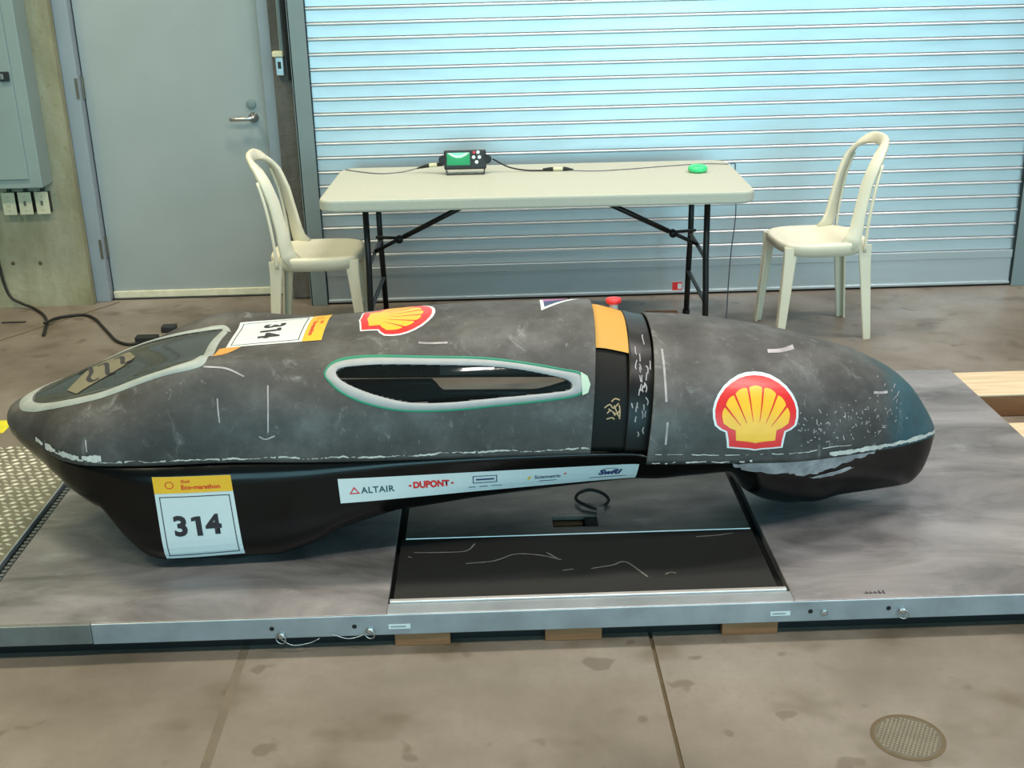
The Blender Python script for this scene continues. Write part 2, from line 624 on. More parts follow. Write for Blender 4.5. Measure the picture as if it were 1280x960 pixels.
for x0, x1 in ((-0.886, -0.803), (2.738, 2.86)):
    gd = MB().box((x0, -0.035, 0.0), (x1, -0.027, 3.4), 0.003)
    gd.box((x0, 0.027, 0.0), (x1, 0.10, 3.4), 0.003)
    gd.box((x0 if x0 < 0 else x1 - 0.008, -0.035, 0.0), (x0 + 0.008 if x0 < 0 else x1, 0.06, 3.4))
    gd.build('guide_rail', M['guide'], d2)
st = MB().box((0.978, -0.0135, 0.022), (1.029, -0.012, 0.066)).build('warning_label', M['red'], d2)
st['label'] = 'small red and white label on the bottom bar'
MB().box((1.006, -0.0142, 0.03), (1.026, -0.0134, 0.058)).build('label_print', M['white'], st)

# ------------------------------------------------------------------ wall fittings
ep = empty('electrical_panel', (-2.61, 0.098, 0.65))
tag(ep, 'large grey green electrical cabinet on the concrete wall left of the door', 'cabinet')
MB().box((-0.46, -0.15, 0.0), (0.458, 0, 1.5), 0.004).build('cabinet_body', M['panel'], ep)
MB().box((-0.40, -0.158, 0.045), (0.40, -0.15, 1.44), 0.003).build('cabinet_door', M['panel'], ep)
la = MB().box((0.345, -0.168, 0.515), (0.392, -0.158, 0.56), 0.003)
la.build('latch', M['dark'], ep)
MB().box((0.35, -0.172, 0.525), (0.366, -0.168, 0.55), 0.002).build('key_plate', M['steel'], ep)
for i, (x, lab) in enumerate(((-2.372, 'cream switch plate under the grey cabinet, nearest the left edge'),
                              (-2.290, 'cream switch plate under the grey cabinet, middle of three'),
                              (-2.205, 'cream switch plate under the grey cabinet, nearest the steel door'))):
    sp = empty('switch_box', (x, 0.10, 0.555))
    tag(sp, lab, 'switch', 'switch plates under the cabinet')
    MB().box((-0.030, -0.045, -0.052), (0.030, 0, 0.052), 0.002).build('back_box', M['dark'], sp)
    MB().box((-0.0335, -0.051, -0.057), (0.0335, -0.045, 0.057), 0.003).build('cover_plate', M['cream'], sp)
    MB().box((-0.005, -0.060, -0.010), (0.005, -0.051, 0.012), 0.002).build('toggle', M['cream'] if i == 0 else M['brass'], sp)
    for z in (-0.035, 0.035):
        MB().lathe([(0.003, 0), (0.003, -0.002)], (0, -0.051, z), 8, 'y').build('screw', M['steel'], sp)
    MB().tube([(0, -0.022, 0.052), (0, -0.022, 0.093)], 0.010, 8).build('conduit_stub', M['dark'], sp)
cd = empty('conduit_switch', (-0.955, 0.10, 1.20))
tag(cd, 'small grey control box on conduit fixed to the dark pier', 'switch')
MB().box((-0.020, -0.045, -0.055), (0.020, 0, 0.035), 0.004).build('box', M['steel'], cd)
MB().box((-0.030, -0.060, 0.035), (0.022, 0, 0.062), 0.004).build('cap', M['cream'], cd)
MB().box((-0.008, -0.049, -0.02), (0.008, -0.045, 0.012), 0.002).build('push_button', M['dark'], cd)
MB().tube([(0.012, -0.02, 0.06), (0.016, -0.02, 0.9), (0.016, -0.02, 2.1)], 0.011, 8).build('conduit', M['guide'], cd)
cd2 = MB().tube([(0.042, -0.014, -0.08), (0.04, -0.014, 0.3), (0.04, -0.014, 2.1)], 0.008, 8).build('flexible_conduit', M['dark'], cd)

# ------------------------------------------------------------------ folding table
TX, TY, TYAW = 0.2518, -0.6419, -0.0257
tb = empty('folding_table', (TX, TY, 0), TYAW)
tag(tb, 'long off white plastic folding table with black steel legs before the roller door', 'table')


def rounded_slab(L_, W_, z0, z1, r, bev, n=8):
    bm = bmesh.new()
    pts = []
    for cx, cy, a0 in ((L_ / 2 - r, W_ / 2 - r, 0), (-L_ / 2 + r, W_ / 2 - r, pi / 2), (-L_ / 2 + r, -W_ / 2 + r, pi), (L_ / 2 - r, -W_ / 2 + r, 1.5 * pi)):
        for i in range(n + 1):
            a = a0 + pi / 2 * i / n
            pts.append((cx + r * math.cos(a), cy + r * math.sin(a)))
    N = len(pts)
    prof_ = [(0.008, z0), (0.0, z0 + 0.008), (0.0, z1 - bev), (bev * 0.3, z1 - bev * 0.3), (bev, z1)]
    vs_, fs_ = [], []
    for ins, z in prof_:
        for x, y in pts:
            l = math.hypot(x, y)
            vs_.append((x * (1 - ins / l), y * (1 - ins / l), z))
    for i in range(len(prof_) - 1):
        for k_ in range(N):
            fs_.append((i * N + k_, i * N + (k_ + 1) % N, (i + 1) * N + (k_ + 1) % N, (i + 1) * N + k_))
    fs_.append(tuple(range(N))[::-1])
    fs_.append(tuple((len(prof_) - 1) * N + k_ for k_ in range(N)))
    bm.free()
    return vs_, fs_


v_, f_ = rounded_slab(1.83, 0.76, 0.690, 0.74, 0.07, 0.010)
link('tabletop', v_, f_, M['table'], tb)
for sx in (-1, 1):
    x = sx * 0.735
    for sy in (-1, 1):
        lg = MB().tube([(x, sy * 0.23, 0.70), (x, sy * 0.235, 0.42), (x, sy * 0.265, 0.28), (x, sy * 0.30, 0.012)], 0.0135, 10)
        lg.build('leg', M['black'], tb, True)
        MB().lathe([(0.017, 0), (0.018, 0.02), (0.014, 0.03)], (x, sy * 0.302, 0), 12).build('foot_cap', M['rubber'], tb)
    MB().tube([(x, -0.235, 0.42), (x, 0.235, 0.42)], 0.010, 8).build('cross_bar', M['black'], tb)
    MB().tube([(x, -0.272, 0.23), (x, 0.272, 0.23)], 0.010, 8).build('cross_bar', M['black'], tb)
    MB().tube([(x, -0.25, 0.69), (x, 0.25, 0.69)], 0.012, 8).build('cross_bar', M['black'], tb)
    br = MB().tube([(sx * 0.20, 0, 0.685), (sx * 0.60, 0, 0.490)], 0.012, 8)
    br.tube([(sx * 0.54, 0.0, 0.520), (sx * 0.735, 0.0, 0.425)], 0.009, 8)
    br.tube([(sx * 0.615, 0.012, 0.482), (sx * 0.735, 0.09, 0.470)], 0.007, 8)
    br.lathe([(0.018, -0.014), (0.018, 0.014)], (sx * 0.62, 0, 0.48), 12, 'y')
    br.build('brace', M['black'], tb, True)

# meter with green display
mt = empty('digital_meter', (-0.060, -0.475, 0.74), -0.02)
tag(mt, 'small black meter with lit green display standing on the table', 'meter')
ROT = Matrix.Rotation(-0.22, 3, 'X')


def tilt(mb_, c=(0, 0, 0.022)):
    out = []
    for v in mb_.v:
        w = ROT @ (Vector(v) - Vector(c)) + Vector(c)
        out.append(w)
    mb_.v = out
    return mb_


tilt(MB().box((-0.096, -0.018, 0.022), (0.096, 0.018, 0.108), 0.006)).build('case', M['dark'], mt)
sc_ = tilt(MB().box((-0.083, -0.0195, 0.042), (0.022, -0.018, 0.096)))
# display: own mesh so its picture is drawn in its own coordinates
so = link('display', [(-0.0525, 0, 0.0), (0.0525, 0, 0.0), (0.0525, 0, 0.056), (-0.0525, 0, 0.056)], [(0, 1, 2, 3)], M['screen'], mt)
_p = ROT @ (Vector((-0.030, -0.0188, 0.040)) - Vector((0, 0, 0.022))) + Vector((0, 0, 0.022))
so.location = _p
so.rotation_euler = (-0.22, 0, 0)
so['label'] = 'lit green display'
for x, z in ((0.060, 0.096), (0.040, 0.074), (0.066, 0.074), (0.053, 0.052)):
    tilt(MB().lathe([(0.0085, 0), (0.0085, -0.003), (0.006, -0.005), (0, -0.005)], (x, -0.018, z), 12, 'y')).build('button', M['white'], mt)
tilt(MB().lathe([(0.006, 0), (0.006, -0.002), (0, -0.002)], (0.042, -0.018, 0.096), 10, 'y')).build('indicator', M['red'], mt)
for sx in (-1, 1):
    MB().lathe([(0.02, -0.012), (0.022, 0), (0.02, 0.012)], (sx * 0.100, 0.004, 0.066), 12, 'y').build('side_knob', M['black'], mt)
stand = MB()
for sx in (-1, 1):
    stand.tube([(sx * 0.09, 0.01, 0.04), (sx * 0.085, -0.025, 0.004)], 0.003, 6)
    stand.tube([(sx * 0.085, -0.025, 0.004), (sx * 0.085, 0.06, 0.004)], 0.003, 6)
stand.tube([(-0.085, -0.025, 0.004), (0.085, -0.025, 0.004)], 0.003, 6)
stand.build('stand', M['black'], mt)

# cables on the table
cb = empty('meter_cable', (0, 0, 0.74))
tag(cb, 'thin dark cable with inline plug running right from the meter', 'cable')
pts = spline([(0.066, -0.46, 0.064), (0.075, -0.46, 0.058), (0.14, -0.45, 0.022), (0.22, -0.455, 0.006), (0.32, -0.465, 0.005)], 6)
MB().tube(pts, 0.0035, 6).build('lead', M['cable'], cb, True)
pts = spline([(0.40, -0.468, 0.005), (0.52, -0.50, 0.003), (0.68, -0.48, 0.003), (0.86, -0.43, 0.003), (1.05, -0.395, 0.003), (1.16, -0.42, 0.003)], 6)
MB().tube(pts, 0.002, 6).build('lead', M['cord'], cb, True)
MB().tube([(0.295, -0.464, 0.0105), (0.33, -0.465, 0.0105), (0.345, -0.465, 0.0105)], [0.004, 0.009, 0.009], 8).build('plug_boot', M['cable'], cb)
MB().tube([(0.385, -0.467, 0.0105), (0.40, -0.467, 0.0105), (0.435, -0.475, 0.007)], [0.009, 0.009, 0.003], 8).build('plug_boot', M['cable'], cb)
MB().tube([(0.342, -0.465, 0.0105), (0.388, -0.467, 0.0105)], 0.0088, 10).build('connector', M['cream'], cb)
cb = empty('sensor_cable', (0, 0, 0.74))
tag(cb, 'thin cable with pale connector running left from the meter', 'cable')
MB().tube([(-0.165, -0.455, 0.045), (-0.19, -0.44, 0.040)], 0.009, 8).build('plug_boot', M['cable'], cb)
MB().tube([(-0.188, -0.441, 0.040), (-0.225, -0.43, 0.036)], 0.0095, 10).build('connector', M['cream'], cb)
MB().tube([(-0.223, -0.43, 0.036), (-0.245, -0.425, 0.032), (-0.285, -0.41, 0.020)], [0.009, 0.008, 0.003], 8).build('plug_boot', M['cable'], cb)
MB().tube(spline([(-0.28, -0.411, 0.021), (-0.36, -0.40, 0.003), (-0.46, -0.42, 0.003), (-0.58, -0.34, 0.003), (-0.63, -0.29, 0.003)], 6), 0.0024, 6).build('lead', M['cord'], cb, True)
ring = MB().torus((0, 0, 0.016), 0.030, 0.015, n=28, k=10)
ring.lathe([(0.0, 0.004), (0.03, 0.004)], (0, 0, 0), 24)
o = ring.build('plastic_ring', M['ring'], None, True)
o.location = (0.989, -0.58, 0.74)
tag(o, 'bright green plastic ring lying on the right of the table', 'ring')
hc = MB().tube(spline([(1.17, -0.42, 0.745), (1.195, -0.40, 0.738), (1.20, -0.385, 0.68), (1.215, -0.37, 0.5), (1.20, -0.37, 0.3), (1.195, -0.36, 0.08), (1.19, -0.38, 0.006), (1.14, -0.55, 0.004), (1.05, -0.72, 0.004)], 6), 0.0032, 6).build('hanging_cord', M['cord'], None, True)
tag(hc, 'thin grey cord hanging off the right table end to the floor', 'cord')

# ------------------------------------------------------------------ chairs
def sweep_rect(mb_, pts, ws, ts, side_fn):
    """rectangular section along pts: width ws along side_fn, thickness ts across"""
    P = [Vector(q) for q in pts]
    vs_, fs_ = [], []
    for i, q in enumerate(P):
        t = (P[min(i + 1, len(P) - 1)] - P[max(i - 1, 0)]).normalized()
        s_ = side_fn(i, t)
        s_ = (s_ - t * s_.dot(t)).normalized()
        nrm = t.cross(s_).normalized()
        w, h = ws[i] / 2, ts[i] / 2
        for a, b in ((-1, -0.6), (-0.85, -1), (0.85, -1), (1, -0.6), (1, 0.6), (0.85, 1), (-0.85, 1), (-1, 0.6)):
            vs_.append(q + s_ * w * a + nrm * h * b)
    n = 8
    fs_ = [(i * n + k_, i * n + (k_ + 1) % n, (i + 1) * n + (k_ + 1) % n, (i + 1) * n + k_) for i in range(len(P) - 1) for k_ in range(n)]
    fs_.append(tuple(range(n))[::-1])
    fs_.append(tuple((len(P) - 1) * n + k_ for k_ in range(n)))
    mb_.add(vs_, fs_)
    return mb_


def pchip_py(*pts):
    def f(z):
        for (a, x), (b, y) in zip(pts[:-1], pts[1:]):
            if z <= b: return x + (y - x) * max(0, (z - a) / (b - a))
        return pts[-1][1]
    return f


def make_chair(label):
    """armless resin chair, sitter looks along +x"""
    r = empty('resin_chair')
    tag(r, label, 'chair', 'white resin chairs at the table')
    # seat
    vs_, fs_ = [], []
    NA, rings = 48, []
    def outline(a, k_=1.0):
        c, s_ = math.cos(a), math.sin(a)
        e = 0.55
        x = 0.205 * math.copysign(abs(c) ** e, c) * k_
        y = (0.195 - 0.018 * (c < 0) * abs(c)) * math.copysign(abs(s_) ** e, s_) * k_
        return x, y
    def ztop(a):
        return 0.452
    prof_ = [(0.15, -0.012), (0.35, -0.011), (0.65, -0.007), (0.85, -0.001), (0.93, 0.002), (0.985, -0.002), (1.0, -0.010)]
    for kf, dz in prof_:
        ring_ = []
        for i in range(NA):
            a = 2 * pi * i / NA
            x, y = outline(a, max(kf, 1e-4))
            ring_.append((x, y, ztop(a) + dz))
        rings.append(ring_)
    sk = []
    for i in range(NA):
        a = 2 * pi * i / NA
        x, y = outline(a, 1.0)
        arch = 0.040 + 0.016 * abs(math.sin(a)) ** 3
        sk.append((x, y, ztop(a) - arch))
    rings.append(sk)
    rings.append([(x * 0.96, y * 0.96, z) for x, y, z in sk])
    rings.append([(x * 0.96, y * 0.96, 0.425) for x, y, z in sk])
    rings.append([(x * 0.02, y * 0.02, 0.424) for x, y, z in sk])
    for ring_ in rings: vs_ += ring_
    for j in range(len(rings) - 1):
        for i in range(NA):
            fs_.append((j * NA + i, (j + 1) * NA + i, (j + 1) * NA + (i + 1) % NA, j * NA + (i + 1) % NA))
    fs_.append(tuple(range(NA)))
    fs_.append(tuple((len(rings) - 1) * NA + i for i in range(NA))[::-1])
    link('seat', vs_, fs_, M['chair'], r, True)
    # arched back
    xb_ = pchip_py((.43, -.112), (.55, -.124), (.70, -.152), (.78, -.180), (.83, -.208), (.86, -.236), (.885, -.272))
    xb = lambda z: xb_(z)
    path = []
    for z in (0.435, 0.47, 0.52, 0.58, 0.64, 0.70, 0.755):
        path.append((0.172 - 0.010 * (z - 0.435) / 0.32, z))
    for i in range(1, 16):
        a = pi * i / 16
        ca, sa = math.cos(a), math.sin(a)
        path.append((0.162 * math.copysign(abs(ca) ** .75, ca), 0.755 + 0.122 * sa ** .8))
    for z in (0.755, 0.70, 0.64, 0.58, 0.52, 0.47, 0.435):
        path.append((-0.172 + 0.010 * (z - 0.435) / 0.32, z))
    pts = [(xb(z) + (0.03 * max(0, 1 - (z - 0.435) / 0.06) ** 2), y, z) for y, z in path]
    pv = [Vector(q) for q in pts]
    def side(i, t):
        # wide face turns from facing the sitter to facing outwards at the sides
        q = pv[i]
        inward = (Vector((q.x, 0, 0.70)) - q)
        inward.x = 0
        v = inward.normalized()
        k_ = min(1, abs(q.y) / 0.165)
        return (v * (1 - 0.35 * k_) + Vector((1, 0, 0.2)) * (0.75 * k_)).normalized()
    n = len(pts)
    ws = [0.052 + 0.018 * max(0, 1 - (q.z - 0.435) / 0.15) for q in pv]
    ts = [0.020] * n
    mb_ = sweep_rect(MB(), pts, ws, ts, side)
    mb_.build('back_arch', M['chair'], r, True)
    for sy in (-1, 1):
        rp = [(-0.158, sy * 0.190, 0.41), (-0.162, sy * 0.190, 0.50), (-0.172, sy * 0.189, 0.60), (-0.188, sy * 0.185, 0.70), (-0.212, sy * 0.172, 0.79)]
        sweep_rect(MB(), spline(rp, 4), [0.012] * 17, [0.014] * 17, lambda i, t: Vector((1, 0, 0))).build('back_rib', M['chair'], r, True)
    for sx in (-1, 1):
        for sy in (-1, 1):
            top = Vector((sx * 0.165, sy * 0.165, 0.435))
            bot = Vector((sx * 0.200 if sx > 0 else sx * 0.205, sy * 0.178, 0.0))
            mb_ = MB()
            P = [top.lerp(bot, t) for t in (0, 0.06, 0.15, 0.4, 0.7, 1.0)]
            sweep_rect(mb_, P, [0.066, 0.060, 0.052, 0.046, 0.040, 0.034], [0.012] * 6, lambda i, t: Vector((1, 0, 0)))
            P2 = [q + Vector((sx * 0.020 * (1 - 0.4 * i / 5), -sy * 0.017, 0)) for i, q in enumerate(P)]
            sweep_rect(mb_, P2, [0.040, 0.038, 0.036, 0.032, 0.028, 0.024], [0.010] * 6, lambda i, t: Vector((0, 1, 0)))
            mb_.build('leg', M['chair'], r, False)
    return r


ch = make_chair('white resin chair left of the table, facing it, before the steel door')
ch.location = (-0.735, -0.645, 0)
c2 = copy_tree(ch)
c2['label'] = 'white resin chair right of the table with all its legs showing'
c2.location = (1.530, -0.645, 0)
c2.rotation_euler = (0, 0, pi + 0.06)

# ------------------------------------------------------------------ platform
pf = empty('weighing_platform', (0, 0, 0.0))
tag(pf, 'low wide sheet steel platform the black car stands on', 'platform')
ZT_, YF, YB = 0.10, -3.20, -1.50
XL, XA, XB, XR = -1.345, -0.253, 0.812, 1.857


def plate(name, x0, x1, y0, y1, z0, z1, mat, bev=0.002, parent=pf):
    return MB().box((x0, y0, z0), (x1, y1, z1), bev).build(name, mat, parent)


plate('left_deck', XL, XA, YF + 0.006, YB, 0.085, ZT_, M['deck'])
plate('right_deck', XB + 0.004, XR, YF + 0.006, YB, 0.085, ZT_, M['deck'])
plate('front_channel', -1.02, XR, YF, YF + 0.005, 0.040, ZT_, M['alu'])
c_ = plate('end_cap', XL, -1.02, YF - 0.004, YF + 0.012, 0.044, ZT_ + 0.002, M['cap'])
c_['label'] = 'dull grey end cap of the front edge'
for x0, x1, y0, y1 in ((XL, XL + 0.01, YF + 0.01, YB), (XR - 0.01, XR, YF + 0.01, YB), (XL, XR, YB - 0.01, YB), (XA - 0.02, XA - 0.005, YF + 0.01, YB), (XB + 0.009, XB + 0.024, YF + 0.01, YB)):
    plate('frame_rail', x0, x1, y0, y1, 0.040, 0.085, M['alu'], 0.001)
plate('shade_strip', XL, XR, -3.165, -3.155, 0.0, 0.0398, M['black'], 0)  # added black strip, paints the shade below the front edge
plate('under_tray', XA - 0.004, XB + 0.008, YF + 0.01, YB - 0.012, 0.040, 0.062, M['rubber'], 0.001)
plate('front_ledge', XA, XB + 0.004, YF + 0.006, -3.142, 0.085, 0.099, M['alu'])
plate('bright_lip', XA + 0.004, XB - 0.004, -3.141, -3.126, 0.088, 0.104, M['bright'])['label'] = 'bright aluminium lip'
plate('rubber_panel', XA + 0.012, XB - 0.022, -3.125, -2.782, 0.062, 0.096, M['rubber'])['label'] = 'black scuffed panel'
for pts in ([(-.20, -2.862), (-.12, -2.866), (-.05, -2.862), (-.025, -2.82)], [(-.05, -2.935), (.03, -2.925), (.09, -2.890), (.16, -2.90), (.22, -2.93)],
            [(.30, -2.985), (.36, -2.97), (.40, -2.955), (.45, -3.04)], [(.18, -2.885), (.20, -2.91), (.215, -2.93)], [(.50, -3.03), (.515, -3.02), (.53, -3.025)], [(-.215, -2.885), (-.205, -2.89)],
            [(.62, -2.82), (.68, -2.815), (.73, -2.805)], [(.22, -2.99), (.25, -2.985)]):
    q = spline([(x, y, .0962) for x, y in pts], 4)
    mb_ = MB()
    for a, b in zip(q[:-1], q[1:]):
        d = (b - a).normalized()
        nrm = Vector((-d.y, d.x, 0)) * .0022
        mb_.add([a - nrm, b - nrm, b + nrm, a + nrm], [(0, 1, 2, 3)])
    mb_.build('chalk_scuff', M['scuff'], pf)
# grey rear panel with a slot
RP0, RP1 = XA + 0.024, XB - 0.024
for x0, x1, y0, y1 in ((RP0, 0.208, -2.776, YB - 0.012), (0.343, RP1, -2.776, YB - 0.012), (0.208, 0.343, -2.776, -2.736), (0.208, 0.343, -2.668, YB - 0.012)):
    pass
bm = bmesh.new()
mbp = MB()
xs_, ys_ = [RP0, 0.208, 0.343, RP1], [-2.776, -2.736, -2.668, YB - 0.012]
def gridplate(xs_, ys_, z0, z1, skip):
    vs_, fs_ = [], []
    idx = {}
    for zi, z in enumerate((z0, z1)):
        for j, y in enumerate(ys_):
            for i, x in enumerate(xs_):
                idx[(i, j, zi)] = len(vs_)
                vs_.append((x, y, z))
    cells = [(i, j) for i in range(len(xs_) - 1) for j in range(len(ys_) - 1) if (i, j) not in skip]
    for i, j in cells:
        for zi in (0, 1):
            q = [idx[(i, j, zi)], idx[(i + 1, j, zi)], idx[(i + 1, j + 1, zi)], idx[(i, j + 1, zi)]]
            fs_.append(tuple(q if zi else q[::-1]))
        for (di, dj), (a, b) in {(0, -1): ((0, 0), (1, 0)), (1, 0): ((1, 0), (1, 1)), (0, 1): ((1, 1), (0, 1)), (-1, 0): ((0, 1), (0, 0))}.items():
            if (i + di, j + dj) not in cells:
                fs_.append((idx[(i + a[0], j + a[1], 0)], idx[(i + b[0], j + b[1], 0)], idx[(i + b[0], j + b[1], 1)], idx[(i + a[0], j + a[1], 1)]))
    return vs_, fs_
bm.free()
v_, f_ = gridplate(xs_, ys_, 0.085, 0.097, {(1, 1)})
link('rear_panel', v_, f_, M['deckmid'], pf)
plate('panel_edge_strip', RP0, RP1, -2.7815, -2.7765, 0.088, 0.0985, M['bright'])
plate('slot_liner', 0.21, 0.30, -2.69, -2.672, 0.063, 0.084, M['woodside'])['label'] = 'ochre block seen in the slot'
plate('slot_block', 0.305, 0.345, -2.735, -2.67, 0.063, 0.094, M['rubber'])
# pins, holes, small labels on the front edge
for x, z in ((-0.553, 0.070), (-0.338, 0.069), (0.857, 0.070), (1.063, 0.072)):
    MB().lathe([(0.0065, 0), (0.0065, -0.0006), (0, -0.0006)], (x, YF, z), 12, 'y').build('bolt_hole', M['black'], pf)
for x, z in ((-0.530, 0.046), (-0.298, 0.053), (1.100, 0.061)):
    pn = MB().lathe([(0.010, 0), (0.010, -0.006), (0.005, -0.009), (0.0, -0.009)], (x, YF, z + 0.004), 12, 'y').build('pin', M['steel'], pf)
    MB().torus((x, YF - 0.011, z - 0.002), 0.013, 0.0017, (0.25, 1, 0.0), 20, 6).build('pull_ring', M['steel'], pn, True)
MB().lathe([(0.010, 0), (0.010, -0.005), (0.006, -0.007), (0.0, -0.007)], (0.893, YF, 0.067), 6, 'y').build('hex_bolt', M['steel'], pf)
for pts in ([(-0.53, -3.206, 0.040), (-0.50, -3.212, 0.026), (-0.46, -3.208, 0.028), (-0.43, -3.206, 0.040)], [(-0.40, -3.204, 0.052), (-0.36, -3.207, 0.038), (-0.33, -3.207, 0.042), (-0.305, -3.205, 0.052)]):
    MB().tube(spline(pts, 6), 0.0012, 6).build('lanyard', M['steel'], pf, True)
for x0, x1, z0, z1 in ((-0.249, -0.192, 0.058, 0.072), (0.752, 0.804, 0.060, 0.073)):
    lb = plate('rating_label', x0, x1, YF - 0.0008, YF, z0, z1, M['white'], 0)
    plate('label_print', x0 + 0.005, x1 - 0.012, YF - 0.0012, YF - 0.0008, (z0 + z1) / 2 - 0.002, (z0 + z1) / 2 + 0.002, M['alu'], 0, lb)
# hand marks on the right deck
mk = MB()
for i, x in enumerate((1.012, 1.022, 1.033, 1.045, 1.056)):
    h = 0.012 if i > 2 else 0.007
    mk.box((x, -3.168 - h / 2, ZT_), (x + 0.004, -3.168 + h, ZT_ + 0.0005))
mk.box((1.005, -3.170, ZT_), (1.06, -3.167, ZT_ + 0.0004))
mk.build('pen_mark', M['ink'], pf)
# cross seams visible at the deck edges
for y in (-2.9, -2.2):
    pass
# wood packing under the front edge
for i, (x0, x1, lab) in enumerate(((-0.236, -0.090, 'wood packing block under the platform front edge, left of three'),
                                    (0.160, 0.310, 'wood packing block under the platform front edge, middle of three'),
                                    (0.628, 0.776, 'wood packing block under the platform front edge, right of three'))):
    o = MB().box((x0, -3.192, 0.0), (x1, -3.167, 0.0398), 0.002).build('wood_block', M['woodside'])
    tag(o, lab, 'block', 'wood blocks under the platform')
# lumber right of the platform
for y0, y1, lab in ((-1.765, -1.515, 'pale timber beam on the floor right of the platform, the farther one'),
                    (-2.30, -2.035, 'pale timber beam on the floor right of the platform, the nearer one')):
    b_ = empty('timber_beam', (1.862, y0, 0))
    tag(b_, lab, 'beam', 'timber beams beside the platform')
    MB().box((0, 0.0, 0.0), (1.2, y1 - y0, 0.082), 0.003).build('beam', M['woodside'], b_)
    MB().box((0, 0.0, 0.082), (1.2, y1 - y0, 0.089), 0.002).build('top_face', M['wood'], b_)
o = MB().box((0.795, -0.37, 0.0), (0.955, -0.32, 0.012), 0.002).build('wood_offcut', M['woodside'])
tag(o, 'thin wood offcut on the floor by the right rear table leg', 'board')

# tread ramp on the left
rp = empty('tread_ramp', (-1.385, -2.0, 0))
tag(rp, 'diamond tread plate ramp section left of the platform', 'ramp')
MB().box((-1.25, -1.30, 0.088), (0, 0.0, 0.100), 0.002).build('tread_plate', M['treadb'], rp)
tv, tf = [], []
for j in range(46):
    for i in range(30):
        x, y = -0.018 - i * 0.030 - (j % 2) * 0.015, -0.014 - j * 0.028
        if x < -0.95 or y < -1.29: continue
        a = pi / 4 if (i + j) % 2 else -pi / 4
        a *= 0.55
        c, s_ = math.cos(a), math.sin(a)
        k = len(tv)
        for u, v, z in ((-0.0135, 0, 0.1), (0, -0.0055, 0.1), (0.0135, 0, 0.1), (0, 0.0055, 0.1), (-0.006, 0, 0.104), (0.006, 0, 0.104)):
            tv.append((x + u * c - v * s_, y + u * s_ + v * c, z))
        tf += [(k, k + 1, k + 4), (k + 1, k + 2, k + 5), (k + 1, k + 5, k + 4), (k + 2, k + 3, k + 5), (k + 3, k, k + 4), (k + 3, k + 4, k + 5)]
link('tread_lugs', tv, tf, M['tread'], rp)['kind'] = 'stuff'
MB().box((-1.25, -1.30, 0.0), (-1.23, 0.0, 0.088)).build('side_rail', M['alu'], rp)
MB().box((-0.02, -1.30, 0.0), (-0.006, 0.0, 0.088)).build('side_rail', M['alu'], rp)
MB().box((0.0, -1.30, 0.0), (0.024, 0.0, 0.060)).build('hinge_channel', M['rubber'], rp)
MB().box((0.0, -1.30, 0.085), (0.006, 0.0, 0.102), 0.001).build('edge_bar', M['alu'], rp)
tm = MB()
for i in range(60):
    y = -1.29 + i * 0.0215
    tm.box((0.022, y, 0.075), (0.036, y + 0.011, 0.098))
tm.build('comb_teeth', M['cap'], rp)['kind'] = 'stuff'

# ------------------------------------------------------------------ the car: surface functions
YC = -2.6


def pchip(*pts):
    xs = np.array([q[0] for q in pts], float)
    ys = np.array([q[1] for q in pts], float)
    h = np.diff(xs)
    d = np.diff(ys) / h
    mm = np.zeros(len(xs))
    mm[0], mm[-1] = d[0], d[-1]
    for i in range(1, len(xs) - 1):
        if d[i - 1] * d[i] > 0:
            w1, w2 = 2 * h[i] + h[i - 1], h[i] + 2 * h[i - 1]
            mm[i] = (w1 + w2) / (w1 / d[i - 1] + w2 / d[i])

    def f(x):
        x = np.clip(np.asarray(x, float), xs[0], xs[-1])
        i = np.clip(np.searchsorted(xs, x) - 1, 0, len(h) - 1)
        t = (x - xs[i]) / h[i]
        t2, t3 = t * t, t * t * t
        return (2 * t3 - 3 * t2 + 1) * ys[i] + (t3 - 2 * t2 + t) * h[i] * mm[i] + (-2 * t3 + 3 * t2) * ys[i + 1] + (t3 - t2) * h[i] * mm[i + 1]
    return f


HW = pchip((-1.392, .004), (-1.38, .05), (-1.35, .092), (-1.30, .145), (-1.25, .195), (-1.196, .252), (-1.135, .302), (-1.06, .332), (-.863, .345), (-.65, .335), (-.37, .33), (0, .32), (.33, .308), (.48, .302))
ZS = pchip((-1.392, .452), (-1.25, .441), (-1.135, .432), (-.863, .426), (-.37, .418), (0, .414), (.33, .408), (.48, .40))
ZT = pchip((-1.392, .47), (-1.375, .492), (-1.32, .515), (-1.2, .562), (-1.05, .606), (-.9, .640), (-.75, .663), (-.55, .688), (-.3, .720), (0, .742), (.33, .744), (.40, .728), (.455, .71), (.50, .70))
EX = pchip((-1.392, .95), (-1.2, .85), (-.9, .80), (-.6, .80), (-.2, .86), (.33, .9), (.5, .9))
NHW = pchip((.455, .335), (.57, .330), (.73, .315), (.875, .29), (1.0, .25), (1.085, .213), (1.197, .155), (1.29, .095), (1.345, .05), (1.37, .02), (1.378, .003))
NZS = pchip((.455, .385), (.57, .38), (.73, .37), (.875, .358), (1.0, .35), (1.085, .342), (1.197, .33), (1.31, .318), (1.378, .31))
NZT = pchip((.455, .696), (.6, .688), (.75, .668), (.9, .639), (1.0, .612), (1.1, .582), (1.2, .535), (1.28, .472), (1.34, .390), (1.37, .335), (1.378, .312))
NEX = pchip((.455, .9), (.9, .92), (1.378, 1.0))
